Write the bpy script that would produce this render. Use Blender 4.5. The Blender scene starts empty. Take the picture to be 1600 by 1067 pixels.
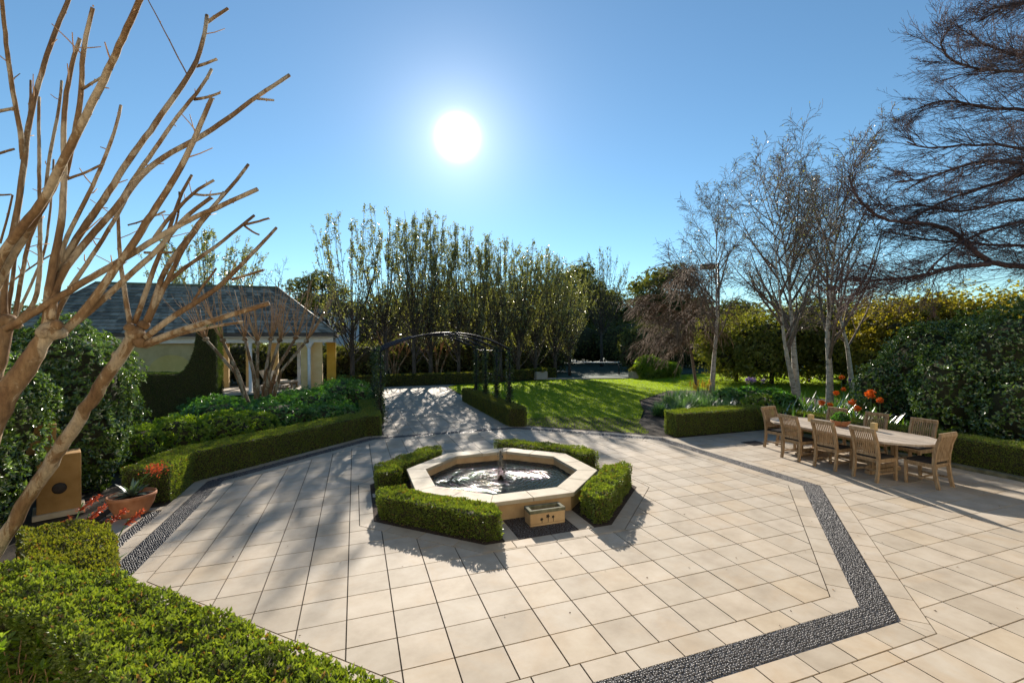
import bpy, bmesh, math, random
import numpy as np
from mathutils import Vector, Matrix

random.seed(7)
RNG = np.random.default_rng(11)
R = math.radians
scene = bpy.context.scene
COL = scene.collection

# ------------------------------------------------------------------ camera
F_PX, YAW, PITCH, ROLL = 711.75, 0.3321, 0.0040, -0.0109
CAM = np.array([0.552, -6.189, 2.733])
cy_, sy_ = math.cos(YAW), math.sin(YAW)
cp_, sp_ = math.cos(PITCH), math.sin(PITCH)
FWD = np.array([sy_ * cp_, cy_ * cp_, sp_])
_r0 = np.array([cy_, -sy_, 0.0])
_u0 = np.cross(_r0, FWD)
RIGHT = math.cos(ROLL) * _r0 + math.sin(ROLL) * _u0
UP = -math.sin(ROLL) * _r0 + math.cos(ROLL) * _u0
cam_data = bpy.data.cameras.new("camera")
cam = bpy.data.objects.new("camera", cam_data)
COL.objects.link(cam)
cam_data.sensor_width = 36.0
cam_data.lens = F_PX / 1600 * 36.0
cam_data.clip_start, cam_data.clip_end = 0.05, 3000
cam.matrix_world = Matrix(((RIGHT[0], UP[0], -FWD[0], CAM[0]), (RIGHT[1], UP[1], -FWD[1], CAM[1]),
                           (RIGHT[2], UP[2], -FWD[2], CAM[2]), (0, 0, 0, 1)))
scene.camera = cam

# ------------------------------------------------------------------ light
SUN_EL, SUN_AZ = R(24.26), R(12.48)                # azimuth from +Y towards +X
SUN_DIR = Vector((math.sin(SUN_AZ) * math.cos(SUN_EL), math.cos(SUN_AZ) * math.cos(SUN_EL), math.sin(SUN_EL)))
sl = bpy.data.lights.new("sun", 'SUN')
sl.energy, sl.angle, sl.color = 3.8, R(0.53), (1.0, 0.91, 0.79)
sun = bpy.data.objects.new("sun", sl)
COL.objects.link(sun)
sun.rotation_euler = SUN_DIR.to_track_quat('Z', 'Y').to_euler()

world = bpy.data.worlds.new("World")
scene.world = world
world.use_nodes = True
wn, wl = world.node_tree.nodes, world.node_tree.links
wn.clear()
w_out = wn.new("ShaderNodeOutputWorld")
sky = wn.new("ShaderNodeTexSky")
sky.sky_type = 'NISHITA'
sky.sun_disc = False
sky.sun_elevation, sky.sun_rotation = SUN_EL, SUN_AZ
sky.air_density, sky.dust_density, sky.ozone_density = 1.0, 0.0, 2.2
bg = wn.new("ShaderNodeBackground")
bg.inputs[1].default_value = 0.061
stint = wn.new("ShaderNodeMix"); stint.data_type = 'RGBA'; stint.blend_type = 'MULTIPLY'; stint.inputs[0].default_value = 1.0
stint.inputs[7].default_value = (0.68, 0.90, 0.94, 1)                # clear southern winter sky, a touch cyan
wl.new(sky.outputs[0], stint.inputs[6]); wl.new(stint.outputs[2], bg.inputs[0])
# the sun itself with the bright aureole of scattered light round it
tc = wn.new("ShaderNodeTexCoord")
dot = wn.new("ShaderNodeVectorMath"); dot.operation = 'DOT_PRODUCT'
nrm = wn.new("ShaderNodeVectorMath"); nrm.operation = 'NORMALIZE'
wl.new(tc.outputs['Generated'], nrm.inputs[0])
wl.new(nrm.outputs[0], dot.inputs[0])
dot.inputs[1].default_value = SUN_DIR
acs = wn.new("ShaderNodeMath"); acs.operation = 'ARCCOSINE'
wl.new(dot.outputs['Value'], acs.inputs[0])
def wmath(op, a, b):
    n = wn.new("ShaderNodeMath"); n.operation = op
    for i, v in enumerate((a, b)):
        if v is None: continue
        if isinstance(v, (int, float)): n.inputs[i].default_value = v
        else: wl.new(v, n.inputs[i])
    return n.outputs[0]
ang = acs.outputs[0]
e1 = wmath('MULTIPLY', wmath('EXPONENT', wmath('MULTIPLY', wmath('POWER', wmath('DIVIDE', ang, 0.023), 2.0), -1.0), None), 5.0)
e2 = wmath('MULTIPLY', wmath('EXPONENT', wmath('MULTIPLY', ang, -14.0), None), 0.34)
e3 = wmath('MULTIPLY', wmath('EXPONENT', wmath('MULTIPLY', ang, -3.5), None), 0.05)
bg2 = wn.new("ShaderNodeBackground")
bg2.inputs[0].default_value = (1.0, 0.97, 0.92, 1)
wl.new(wmath('ADD', wmath('ADD', e1, e2), e3), bg2.inputs[1])
addw = wn.new("ShaderNodeAddShader")
wl.new(bg.outputs[0], addw.inputs[0]); wl.new(bg2.outputs[0], addw.inputs[1])
wl.new(addw.outputs[0], w_out.inputs[0])

scene.view_settings.view_transform = 'Standard'
scene.view_settings.look = 'None'
scene.view_settings.exposure = 1.34
scene.view_settings.gamma = 1.0
scene.render.engine = 'CYCLES'
scene.cycles.max_bounces = 8
scene.cycles.transparent_max_bounces = 8
scene.cycles.caustics_reflective = False
scene.cycles.caustics_refractive = False

# ------------------------------------------------------------------ helpers
def ray(px, py):
    d = (px - 800) * RIGHT + (533.5 - py) * UP + F_PX * FWD
    return d / np.linalg.norm(d)
def G(px, py, z=0.0):
    d = ray(px, py)
    return CAM + d * ((z - CAM[2]) / d[2])
def AT(px, py, D):
    d = ray(px, py)
    return CAM + d * (D / (d @ FWD))
def AY(px, py, Y):
    d = ray(px, py)
    return CAM + d * ((Y - CAM[1]) / d[1])

def link(o, parent=None):
    COL.objects.link(o)
    if parent is not None: o.parent = parent
    return o
def tag(o, label=None, cat=None, group=None, kind=None):
    if label: o['label'] = label
    if cat: o['category'] = cat
    if group: o['group'] = group
    if kind: o['kind'] = kind
    return o
def empty(name, loc=(0, 0, 0), rz=0.0):
    o = bpy.data.objects.new(name, None)
    o.empty_display_size = 0.2
    o.location = loc; o.rotation_euler = (0, 0, rz)
    return link(o)
def copy_tree(o, parent=None):
    c = o.copy(); COL.objects.link(c)
    if parent is not None: c.parent = parent
    for ch in list(o.children): copy_tree(ch, c)
    return c

class MB:
    def __init__(self): self.v = []; self.r = []; self.ch = []; self.n = 0
    def add(self, V, F, rnd=None, mat=0, smooth=False):
        V = np.asarray(V, dtype=np.float64).reshape(-1, 3); F = np.asarray(F, dtype=np.int64)
        if rnd is None: rnd = RNG.random()
        self.v.append(V); self.r.append(np.broadcast_to(np.asarray(rnd, dtype=np.float64), (len(V),)))
        self.ch.append((F + self.n, mat, smooth)); self.n += len(V)
    def box(self, c, s, rz=0.0, mat=0, rnd=None, ry=0.0, rx=0.0):
        x, y, z = s[0] / 2, s[1] / 2, s[2] / 2
        V = np.array([(-x, -y, -z), (x, -y, -z), (x, y, -z), (-x, y, -z), (-x, -y, z), (x, -y, z), (x, y, z), (-x, y, z)])
        if rx:
            c_, s_ = math.cos(rx), math.sin(rx); V = V @ np.array([[1, 0, 0], [0, c_, -s_], [0, s_, c_]]).T
        if ry:
            c_, s_ = math.cos(ry), math.sin(ry); V = V @ np.array([[c_, 0, s_], [0, 1, 0], [-s_, 0, c_]]).T
        if rz:
            c_, s_ = math.cos(rz), math.sin(rz); V = V @ np.array([[c_, -s_, 0], [s_, c_, 0], [0, 0, 1]]).T
        self.add(V + np.array(c), [(0, 3, 2, 1), (4, 5, 6, 7), (0, 1, 5, 4), (1, 2, 6, 5), (2, 3, 7, 6), (3, 0, 4, 7)], rnd, mat)
    def prism(self, poly, z0, z1, mat=0, rnd=None, bottom=True):
        n = len(poly); P = np.array(poly, dtype=float)[:, :2]
        V = np.vstack([np.c_[P, np.full(n, z0)], np.c_[P, np.full(n, z1)]])
        if rnd is None: rnd = RNG.random()
        base = self.n
        self.add(V, [tuple(range(n, 2 * n))], rnd, mat)
        i = np.arange(n); j = (i + 1) % n
        self.ch.append((np.stack([i, j, j + n, i + n], 1) + base, mat, False))
        if bottom: self.ch.append((np.array([tuple(range(n - 1, -1, -1))]) + base, mat, False))
    def tube(self, pts, rad, k=6, mat=0, rnd=None, cap=True, smooth=True):
        P = np.asarray(pts, dtype=float); n = len(P)
        rad = np.broadcast_to(np.asarray(rad, dtype=float), (n,))
        T = np.empty_like(P); T[1:-1] = P[2:] - P[:-2]; T[0] = P[1] - P[0]; T[-1] = P[-1] - P[-2]
        T /= np.linalg.norm(T, axis=1)[:, None] + 1e-12
        m = T.mean(0); ref = np.array([1.0, 0, 0]) if abs(m[2]) > abs(m[0]) else np.array([0, 0, 1.0])
        if abs(m[1]) < min(abs(m[0]), abs(m[2])): ref = np.array([0, 1.0, 0])
        U = np.cross(T, ref); U /= np.linalg.norm(U, axis=1)[:, None] + 1e-12
        W = np.cross(T, U)
        a = np.arange(k) * 2 * math.pi / k
        V = P[:, None, :] + rad[:, None, None] * (np.cos(a)[None, :, None] * U[:, None, :] + np.sin(a)[None, :, None] * W[:, None, :])
        i, j = np.meshgrid(np.arange(n - 1), np.arange(k), indexing='ij')
        q = np.stack([i * k + j, i * k + (j + 1) % k, (i + 1) * k + (j + 1) % k, (i + 1) * k + j], -1).reshape(-1, 4)
        base = self.n
        self.add(V.reshape(-1, 3), q, rnd, mat, smooth)
        if cap and k > 3:
            self.ch.append((np.array([list(range(k - 1, -1, -1))]) + base, mat, False))
            self.ch.append((np.array([list(range((n - 1) * k, n * k))]) + base, mat, False))
    def lathe(self, prof, k=24, c=(0, 0, 0), mat=0, rnd=None, smooth=True, noise=None):
        pr = np.array(prof, dtype=float); n = len(pr)
        a = np.arange(k) * 2 * math.pi / k
        rr = pr[:, 0][:, None] * np.ones(k)
        if noise is not None: rr = rr * noise
        V = np.stack([rr * np.cos(a), rr * np.sin(a), pr[:, 1][:, None] * np.ones(k)], -1) + np.array(c)
        i, j = np.meshgrid(np.arange(n - 1), np.arange(k), indexing='ij')
        q = np.stack([i * k + j, i * k + (j + 1) % k, (i + 1) * k + (j + 1) % k, (i + 1) * k + j], -1).reshape(-1, 4)
        self.add(V.reshape(-1, 3), q, rnd, mat, smooth)
    def ellipsoid(self, c, s, k=12, m=7, mat=0, rnd=None, bump=0.0):
        th = np.linspace(0, math.pi, m); 
        pr = np.c_[np.maximum(np.sin(th), 0.002), -np.cos(th)]
        nz = 1 + bump * RNG.normal(0, 1, (m, k)) if bump else None
        b = self.n
        self.lathe(pr, k, (0, 0, 0), mat, rnd, True, nz)
        self.v[-1] = self.v[-1] * np.array(s) + np.array(c)
    def build(self, name, mats, parent=None, bevel=0.0, loc=None, rz=0.0):
        me = bpy.data.meshes.new(name)
        V = np.vstack(self.v)
        me.vertices.add(len(V)); me.vertices.foreach_set('co', V.ravel())
        lv = np.concatenate([f.ravel() for f, _, _ in self.ch])
        lt = np.concatenate([np.full(len(f), f.shape[1]) for f, _, _ in self.ch])
        mi = np.concatenate([np.full(len(f), m) for f, m, _ in self.ch])
        sm = np.concatenate([np.full(len(f), s) for f, _, s in self.ch])
        me.loops.add(len(lv)); me.loops.foreach_set('vertex_index', lv.astype(np.int32))
        me.polygons.add(len(lt))
        me.polygons.foreach_set('loop_start', np.r_[0, np.cumsum(lt)[:-1]].astype(np.int32))
        me.polygons.foreach_set('loop_total', lt.astype(np.int32))
        if not isinstance(mats, (list, tuple)): mats = [mats]
        for m in mats: me.materials.append(m)
        me.polygons.foreach_set('material_index', mi.astype(np.int32))
        me.polygons.foreach_set('use_smooth', sm.astype(bool))
        at = me.attributes.new('rnd', 'FLOAT', 'POINT')
        at.data.foreach_set('value', np.concatenate(self.r).astype(np.float32))
        me.update(calc_edges=True)
        if bevel:
            bm = bmesh.new(); bm.from_mesh(me)
            es = [e for e in bm.edges if len(e.link_faces) == 2 and e.calc_face_angle(0) > 0.5]
            bmesh.ops.bevel(bm, geom=es, offset=bevel, segments=2, affect='EDGES', profile=0.6)
            bm.to_mesh(me); bm.free()
        o = bpy.data.objects.new(name, me)
        if loc is not None: o.location = loc
        if rz: o.rotation_euler = (0, 0, rz)
        return link(o, parent)

def unit(v): return v / (np.linalg.norm(v, axis=-1, keepdims=True) + 1e-12)
def rvec(n): return unit(RNG.normal(0, 1, (n, 3)))

def leaves(mb, P, L, W, axis=None, jit=0.6, nrm=None, mat=0, fold=0.22, rnd=None):
    """one folded leaf blade per point"""
    P = np.asarray(P, dtype=float); n = len(P)
    if n == 0: return
    A = rvec(n) if axis is None else unit(np.asarray(axis) + jit * rvec(n))
    N = rvec(n) if nrm is None else unit(np.asarray(nrm) + 0.5 * rvec(n))
    S = unit(np.cross(A, N)); N = np.cross(S, A)
    L = (L * (0.7 + 0.6 * RNG.random(n)))[:, None]; W = (W * (0.7 + 0.6 * RNG.random(n)))[:, None]
    a = P; b = P + A * L * .45 + S * W * .5 + N * W * fold; c = P + A * L; d = P + A * L * .45 - S * W * .5 + N * W * fold
    V = np.stack([a, b, c, d], 1).reshape(-1, 3)
    F = np.arange(n * 4).reshape(-1, 4)
    rr = RNG.random(n) if rnd is None else np.broadcast_to(rnd, (n,))
    mb.add(V, F, np.repeat(rr, 4), mat)

def rosettes(mb, P, O, k, L, W, spread=0.9, mat=0):
    """k leaves round every shoot tip P with outward direction O"""
    P = np.repeat(P, k, 0); O = np.repeat(O, k, 0)
    side = unit(np.cross(O, rvec(len(P))))
    ax = unit(O * (1 - spread * RNG.random(len(P)))[:, None] + side * 0.9)
    leaves(mb, P, L, W, ax, 0.25, O, mat, rnd=np.repeat(RNG.random(len(P) // k), k) * .6 + .4 * RNG.random(len(P)))

def lump(p, s=1.0, seed=0.0):
    p = np.asarray(p) * s
    return (np.sin(p[..., 0] * 1.7 + 1.3 * p[..., 1] + seed) + np.sin(p[..., 1] * 2.3 - p[..., 2] * 1.9 + 2 * seed) + np.sin(p[..., 2] * 2.9 + p[..., 0] * 2.1 + .5 * seed)) / 3

# ------------------------------------------------------------------ materials
MATS = {}
def newmat(name):
    m = bpy.data.materials.new(name); m.use_nodes = True
    nt = m.node_tree; nt.nodes.clear()
    out = nt.nodes.new('ShaderNodeOutputMaterial')
    return m, nt.nodes, nt.links, out
def N(nodes, t, **kw):
    n = nodes.new(t)
    for k, v in kw.items(): setattr(n, k, v)
    return n
def mixc(nodes, links, fac, a, b, typ='MIX'):
    n = nodes.new('ShaderNodeMix'); n.data_type = 'RGBA'; n.blend_type = typ
    for i, v in ((0, fac), (6, a), (7, b)):
        if isinstance(v, (int, float)): n.inputs[i].default_value = v
        elif isinstance(v, tuple): n.inputs[i].default_value = v + (1,) if len(v) == 3 else v
        else: links.new(v, n.inputs[i])
    return n.outputs[2]
def ramp(nodes, links, src, stops):
    n = nodes.new('ShaderNodeValToRGB')
    els = n.color_ramp.elements
    while len(els) < len(stops): els.new(0.5)
    for e, (p, c) in zip(els, stops): e.position = p; e.color = tuple(c) + (1,) if len(c) == 3 else c
    links.new(src, n.inputs[0])
    return n.outputs[0]
def noise(nodes, links, scale, detail=4, rough=0.6, coord='Object', dist=0.0, stretch=None):
    t = nodes.new('ShaderNodeTexCoord'); n = nodes.new('ShaderNodeTexNoise')
    n.inputs['Scale'].default_value = scale; n.inputs['Detail'].default_value = detail
    n.inputs['Roughness'].default_value = rough; n.inputs['Distortion'].default_value = dist
    if stretch:
        mp = nodes.new('ShaderNodeMapping'); mp.inputs['Scale'].default_value = stretch
        links.new(t.outputs[coord], mp.inputs[0]); links.new(mp.outputs[0], n.inputs['Vector'])
    else: links.new(t.outputs[coord], n.inputs['Vector'])
    return n.outputs['Fac']
def rndattr(nodes):
    a = nodes.new('ShaderNodeAttribute'); a.attribute_name = 'rnd'; return a.outputs['Fac']

def leafmat(name, c1, c2, trans=(1.6, 1.9, 0.7), tw=0.45, gloss=0.10, rough=0.4, c3=None):
    m, n, l, out = newmat(name)
    col = mixc(n, l, rndattr(n), c1, c2)
    if c3:                                                # a few dead leaves
        gt = N(n, 'ShaderNodeMath', operation='GREATER_THAN'); l.new(rndattr(n), gt.inputs[0]); gt.inputs[1].default_value = .955
        col = mixc(n, l, gt.outputs[0], col, c3)
    dif = N(n, 'ShaderNodeBsdfDiffuse'); l.new(col, dif.inputs[0])
    tr = N(n, 'ShaderNodeBsdfTranslucent')
    l.new(mixc(n, l, 1.0, col, trans, 'MULTIPLY'), tr.inputs[0])
    mx = N(n, 'ShaderNodeMixShader'); mx.inputs[0].default_value = tw
    l.new(dif.outputs[0], mx.inputs[1]); l.new(tr.outputs[0], mx.inputs[2])
    gl = N(n, 'ShaderNodeBsdfGlossy'); gl.inputs['Roughness'].default_value = rough
    gl.inputs[0].default_value = (1, 1, 1, 1)
    lw = N(n, 'ShaderNodeLayerWeight'); lw.inputs[0].default_value = 0.35
    ml = N(n, 'ShaderNodeMath', operation='MULTIPLY_ADD')
    l.new(lw.outputs['Fresnel'], ml.inputs[0]); ml.inputs[1].default_value = gloss; ml.inputs[2].default_value = gloss * .35
    m2 = N(n, 'ShaderNodeMixShader'); l.new(ml.outputs[0], m2.inputs[0])
    l.new(mx.outputs[0], m2.inputs[1]); l.new(gl.outputs[0], m2.inputs[2])
    l.new(m2.outputs[0], out.inputs[0])
    return m

def surf(name, c1, c2, scale=6, rough=0.8, bump=0.15, bscale=None, c3=None, stretch=None, rndw=0.0, metal=0.0, detail=5, lo=.35, hi=.65, bdist=0.01, spec=0.3):
    """two or three tones mottled by noise, with relief"""
    m, n, l, out = newmat(name)
    f = noise(n, l, scale, detail, .6, stretch=stretch)
    stops = [(lo, c1), (hi, c2)] if c3 is None else [(lo, c1), ((lo + hi) / 2, c2), (hi, c3)]
    col = ramp(n, l, f, stops)
    if rndw:
        ra = rndattr(n)
        mr = N(n, 'ShaderNodeMapRange'); l.new(ra, mr.inputs[0]); mr.inputs[3].default_value = 1 - rndw; mr.inputs[4].default_value = 1 + rndw
        hs = N(n, 'ShaderNodeHueSaturation'); l.new(mr.outputs[0], hs.inputs['Value']); l.new(col, hs.inputs['Color']); col = hs.outputs[0]
    p = N(n, 'ShaderNodeBsdfPrincipled'); l.new(col, p.inputs['Base Color'])
    p.inputs['Roughness'].default_value = rough; p.inputs['Metallic'].default_value = metal
    p.inputs['Specular IOR Level'].default_value = spec
    if bump:
        b = N(n, 'ShaderNodeBump'); b.inputs['Strength'].default_value = bump; b.inputs['Distance'].default_value = bdist
        l.new(noise(n, l, bscale or scale * 6, 5, .65, stretch=stretch), b.inputs['Height']); l.new(b.outputs[0], p.inputs['Normal'])
    l.new(p.outputs[0], out.inputs[0])
    return m

def stone_mat():
    m, n, l, out = newmat('sandstone_paver')
    f = noise(n, l, 2.2, 6, .62)
    col = ramp(n, l, f, [(.3, (.345, .295, .232)), (.5, (.42, .365, .295)), (.72, (.48, .43, .36))])
    ra = rndattr(n)
    tint = ramp(n, l, ra, [(0, (.86, .83, .78)), (.2, (.95, .93, .89)), (.6, (1.0, .98, .95)), (.85, (1.04, 1.0, .94)), (1, (.98, .92, .82))])
    col = mixc(n, l, 1.0, col, tint, 'MULTIPLY')
    # rust-brown blotches and dark specks of age
    st = ramp(n, l, noise(n, l, 1.1, 5, .7, dist=.6), [(.52, (0, 0, 0)), (.72, (1, 1, 1))])
    col = mixc(n, l, mixc(n, l, 1.0, st, (.42, .42, .42), 'MULTIPLY'), col, (.40, .28, .16))
    sp = ramp(n, l, noise(n, l, 60, 3, .6), [(.70, (0, 0, 0)), (.78, (1, 1, 1))])
    col = mixc(n, l, mixc(n, l, 1.0, sp, (.4, .4, .4), 'MULTIPLY'), col, (.2, .15, .1))
    p = N(n, 'ShaderNodeBsdfPrincipled'); l.new(col, p.inputs['Base Color'])
    p.inputs['Roughness'].default_value = .75; p.inputs['Specular IOR Level'].default_value = .25
    b = N(n, 'ShaderNodeBump'); b.inputs['Strength'].default_value = .12; b.inputs['Distance'].default_value = .004
    l.new(noise(n, l, 45, 5, .7), b.inputs['Height']); l.new(b.outputs[0], p.inputs['Normal'])
    l.new(p.outputs[0], out.inputs[0])
    return m

def myrtle_bark():
    m, n, l, out = newmat('peeling_myrtle_bark')
    f = noise(n, l, 3.2, 6, .65, dist=.8, stretch=(1, 1, .5))
    col = ramp(n, l, f, [(.30, (.12, .066, .034)), (.46, (.21, .13, .066)), (.505, (.23, .15, .08)), (.525, (.36, .285, .19)), (.66, (.42, .35, .25)), (.72, (.23, .16, .095))])
    g = ramp(n, l, noise(n, l, 42, 4, .7, stretch=(1, 1, .25)), [(.30, (.62, .60, .56)), (.62, (1.08, 1.05, 1.0))])
    col = mixc(n, l, 1.0, col, g, 'MULTIPLY')
    k = ramp(n, l, noise(n, l, 11, 3, .6, dist=1.2), [(.60, (0, 0, 0)), (.68, (1, 1, 1))])
    col = mixc(n, l, mixc(n, l, 1.0, k, (.55, .55, .55), 'MULTIPLY'), col, (.10, .055, .03))
    p = N(n, 'ShaderNodeBsdfPrincipled'); l.new(col, p.inputs['Base Color']); p.inputs['Roughness'].default_value = .85; p.inputs['Specular IOR Level'].default_value = .2
    b = N(n, 'ShaderNodeBump'); b.inputs['Strength'].default_value = .8; b.inputs['Distance'].default_value = .018
    l.new(noise(n, l, 16, 6, .7, stretch=(1, 1, .35)), b.inputs['Height']); l.new(b.outputs[0], p.inputs['Normal'])
    l.new(p.outputs[0], out.inputs[0]); return m
M = {}
M['stone'] = stone_mat()
M['joint'] = surf('joint_sand', (.03, .022, .014), (.055, .04, .026), 30, .95, .3)
M['pebble'] = surf('dark_pebbles', (.030, .029, .031), (.13, .12, .115), 40, .38, .05, rndw=.5, spec=.5)
M['coping'] = surf('sandstone_coping', (.37, .31, .215), (.47, .405, .295), 3.5, .75, .12, 50)
M['basin'] = surf('ochre_basin_wall', (.42, .27, .13), (.55, .38, .20), 3, .85, .2, 30)
M['soil'] = surf('bark_mulch', (.028, .018, .012), (.09, .06, .04), 25, .95, .8, 60, bdist=.04)
M['lawn'] = surf('lawn_turf', (.13, .20, .012), (.22, .30, .018), 1.5, .9, .6, 90, bdist=.03)
M['earth'] = surf('garden_earth', (.03, .035, .015), (.06, .07, .03), 1.2, .95, .4)
M['court'] = surf('green_court', (.018, .045, .026), (.028, .060, .036), .6, .85, .1)
M['drive'] = surf('pale_concrete', (.37, .32, .25), (.45, .39, .31), 1.5, .85, .1, 40)
M['white'] = surf('white_paint', (.72, .72, .70), (.82, .82, .80), 4, .5, .03)
M['teak'] = surf('weathered_teak', (.24, .15, .075), (.40, .28, .16), 5, .7, .25, 18, stretch=(6, 6, 1.2), rndw=.18)
M['teaktop'] = surf('silvered_teak', (.34, .27, .20), (.48, .41, .33), 4, .6, .25, 16, stretch=(8, 1.2, 6), rndw=.2)
M['pad'] = surf('dark_cushion', (.02, .017, .015), (.04, .034, .03), 12, .9, .3)
M['terra'] = surf('terracotta', (.34, .13, .055), (.48, .22, .11), 5, .8, .15)
M['ochre'] = surf('ochre_render', (.26, .14, .04), (.38, .22, .075), 2.5, .9, .25, 60)
M['render'] = surf('beige_render', (.70, .48, .20), (.78, .57, .28), 2, .9, .2, 60)
M['olive'] = surf('olive_render', (.42, .34, .17), (.52, .43, .23), 2, .9, .2, 60)
M['yellow'] = surf('golden_render', (.80, .46, .06), (.86, .53, .09), 2, .9, .2, 60)
M['iron'] = surf('black_iron', (.012, .012, .016), (.03, .03, .038), 10, .45, .1, metal=.6)
M['slate'] = surf('slate_shingle', (.14, .132, .11), (.27, .25, .205), 3, .6, .2, 30, rndw=.5)
M['fascia'] = surf('brown_fascia', (.06, .045, .035), (.10, .075, .06), 4, .6, .05)
M['hole'] = surf('vent_bronze', (.015, .012, .01), (.03, .022, .018), 10, .6, .1)
M['myrtle'] = myrtle_bark()
M['twigtan'] = surf('tan_shoot_bark', (.34, .19, .09), (.50, .31, .16), 8, .8, .15)
M['bark'] = surf('dark_grey_bark', (.045, .035, .027), (.11, .09, .07), 9, .9, .6, 40, stretch=(1, 1, .3))
M['elmbark'] = surf('brown_elm_bark', (.05, .03, .03), (.14, .085, .075), 8, .85, .5, 40)
M['birch'] = surf('birch_bark', (.05, .038, .03), (.44, .38, .30), 4, .8, .3, 30, c3=(.56, .49, .40), stretch=(1, 1, 3), lo=.30, hi=.62)
M['birchtwig'] = surf('birch_twig_bark', (.12, .088, .068), (.25, .19, .14), 8, .85, .1)
M['weep'] = surf('dry_brown_twigs', (.12, .075, .045), (.24, .16, .10), 8, .85, .1)
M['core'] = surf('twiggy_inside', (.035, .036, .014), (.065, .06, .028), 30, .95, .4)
M['wax'] = surf('pale_wax', (.55, .38, .16), (.66, .47, .22), 3, .5, .03)
M['canvas'] = surf('cream_canvas', (.58, .50, .40), (.66, .58, .48), 6, .9, .1)
M['mossy'] = surf('mossy_stone', (.10, .10, .06), (.20, .19, .12), 9, .9, .4)
M['housewall'] = surf('white_render', (.62, .64, .66), (.70, .72, .74), 2, .85, .05)
M['cream_bounce_wall'] = surf('cream_bounce_render', (.68, .62, .52), (.76, .70, .60), 2, .85, .05)
M['arch_reflection'] = surf('yellow_olive_reflection', (.50, .39, .13), (.58, .46, .17), 2, .9, .2, 60)
M['glass'] = surf('dark_window', (.02, .025, .03), (.03, .035, .04), 2, .1, 0, spec=.6)
M['box'] = leafmat('box_leaf', (.07, .115, .014), (.20, .255, .036), trans=(1.7, 1.65, .5), tw=.40, c3=(.20, .115, .04), gloss=.08, rough=.45)
M['boxdark'] = leafmat('dark_box_leaf', (.075, .095, .012), (.18, .19, .026), trans=(1.7, 1.65, .5), tw=.42, c3=(.18, .10, .04), gloss=.07, rough=.45)
M['sage'] = leafmat('lime_shrub_leaf', (.09, .17, .010), (.25, .32, .03), trans=(1.8, 1.9, .5), tw=.48, gloss=.09)
M['gard'] = leafmat('gardenia_leaf', (.035, .11, .016), (.12, .24, .032), trans=(1.6, 1.9, .5), tw=.42, gloss=.15, rough=.3)
M['cam'] = leafmat('camellia_leaf', (.055, .105, .018), (.15, .22, .04), trans=(1.6, 1.8, .6), tw=.32, gloss=.22, rough=.27)
M['yew'] = leafmat('yew_leaf', (.045, .065, .014), (.09, .115, .026), tw=.25, gloss=.06, rough=.5)
M['pear'] = leafmat('pear_leaf', (.09, .10, .03), (.27, .27, .095), trans=(1.6, 1.6, .6), tw=.5, gloss=.18, rough=.35)
M['eucalypt'] = leafmat('dark_tree_leaf', (.06, .075, .018), (.17, .175, .05), trans=(1.7, 1.7, .6), tw=.42, gloss=.08)
M['olivetree'] = leafmat('olive_green_leaf', (.11, .13, .015), (.28, .27, .04), trans=(1.7, 1.7, .6), tw=.45, gloss=.1)
M['gold'] = leafmat('golden_leaf', (.17, .16, .012), (.36, .31, .035), trans=(1.7, 1.6, .6), tw=.5, gloss=.08)
M['strap'] = leafmat('strap_leaf', (.05, .11, .014), (.13, .23, .03), trans=(1.7, 1.8, .5), tw=.45, gloss=.16, rough=.3)
M['bluegrass'] = leafmat('blue_green_blade', (.06, .12, .05), (.14, .22, .10), tw=.4, gloss=.12)
M['grass'] = leafmat('grass_blade', (.13, .21, .012), (.27, .37, .02), trans=(1.8, 1.7, .4), tw=.55, gloss=.04)
M['agave'] = leafmat('silver_agave', (.09, .13, .10), (.16, .21, .17), tw=.2, gloss=.15)
M['orange'] = leafmat('orange_petal', (.75, .12, .012), (.85, .26, .03), trans=(1.1, 1.0, .8), tw=.35, gloss=.05)
M['red'] = leafmat('coral_red_petal', (.36, .045, .025), (.52, .12, .04), trans=(1.1, 1.0, .8), tw=.35, gloss=.05)
M['yellowf'] = leafmat('yellow_petal', (.70, .48, .03), (.85, .65, .08), trans=(1.1, 1.0, .8), tw=.35, gloss=.05)
M['litter'] = leafmat('dry_litter', (.05, .03, .015), (.20, .12, .05), trans=(1, 1, 1), tw=.1, gloss=.05)
M['mauve'] = leafmat('mauve_petal', (.30, .18, .45), (.45, .30, .60), trans=(1.1, 1.0, 1.0), tw=.35, gloss=.05)
M['cream'] = leafmat('cream_petal', (.50, .44, .28), (.66, .60, .42), trans=(1.1, 1.0, .9), tw=.35, gloss=.05)
M['vine'] = leafmat('vine_leaf', (.018, .035, .010), (.06, .085, .02), tw=.35, gloss=.08)
# ------------------------------------------------------------------ ground
T = 0.45                                            # paver size
RC = np.array([3.24, 2.33]); A_IN, BAND, CRS = 5.25, 0.30, 0.23
FC = np.array([3.18, 2.17])
TAN8 = math.tan(math.pi / 8)
def clip(poly, n, d):
    """keep n.p <= d"""
    out = []
    for i in range(len(poly)):
        a, b = poly[i], poly[(i + 1) % len(poly)]
        da, db = n[0] * a[0] + n[1] * a[1] - d, n[0] * b[0] + n[1] * b[1] - d
        if da <= 0: out.append(a)
        if (da < 0 < db) or (db < 0 < da):
            t = da / (da - db); out.append((a[0] + t * (b[0] - a[0]), a[1] + t * (b[1] - a[1])))
    return out
def area(poly):
    return 0.5 * abs(sum(poly[i][0] * poly[(i + 1) % len(poly)][1] - poly[(i + 1) % len(poly)][0] * poly[i][1] for i in range(len(poly)))) if len(poly) > 2 else 0
ANG = [i * math.pi / 4 for i in range(8)]
NRM8 = [(math.cos(a), math.sin(a)) for a in ANG]
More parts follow.
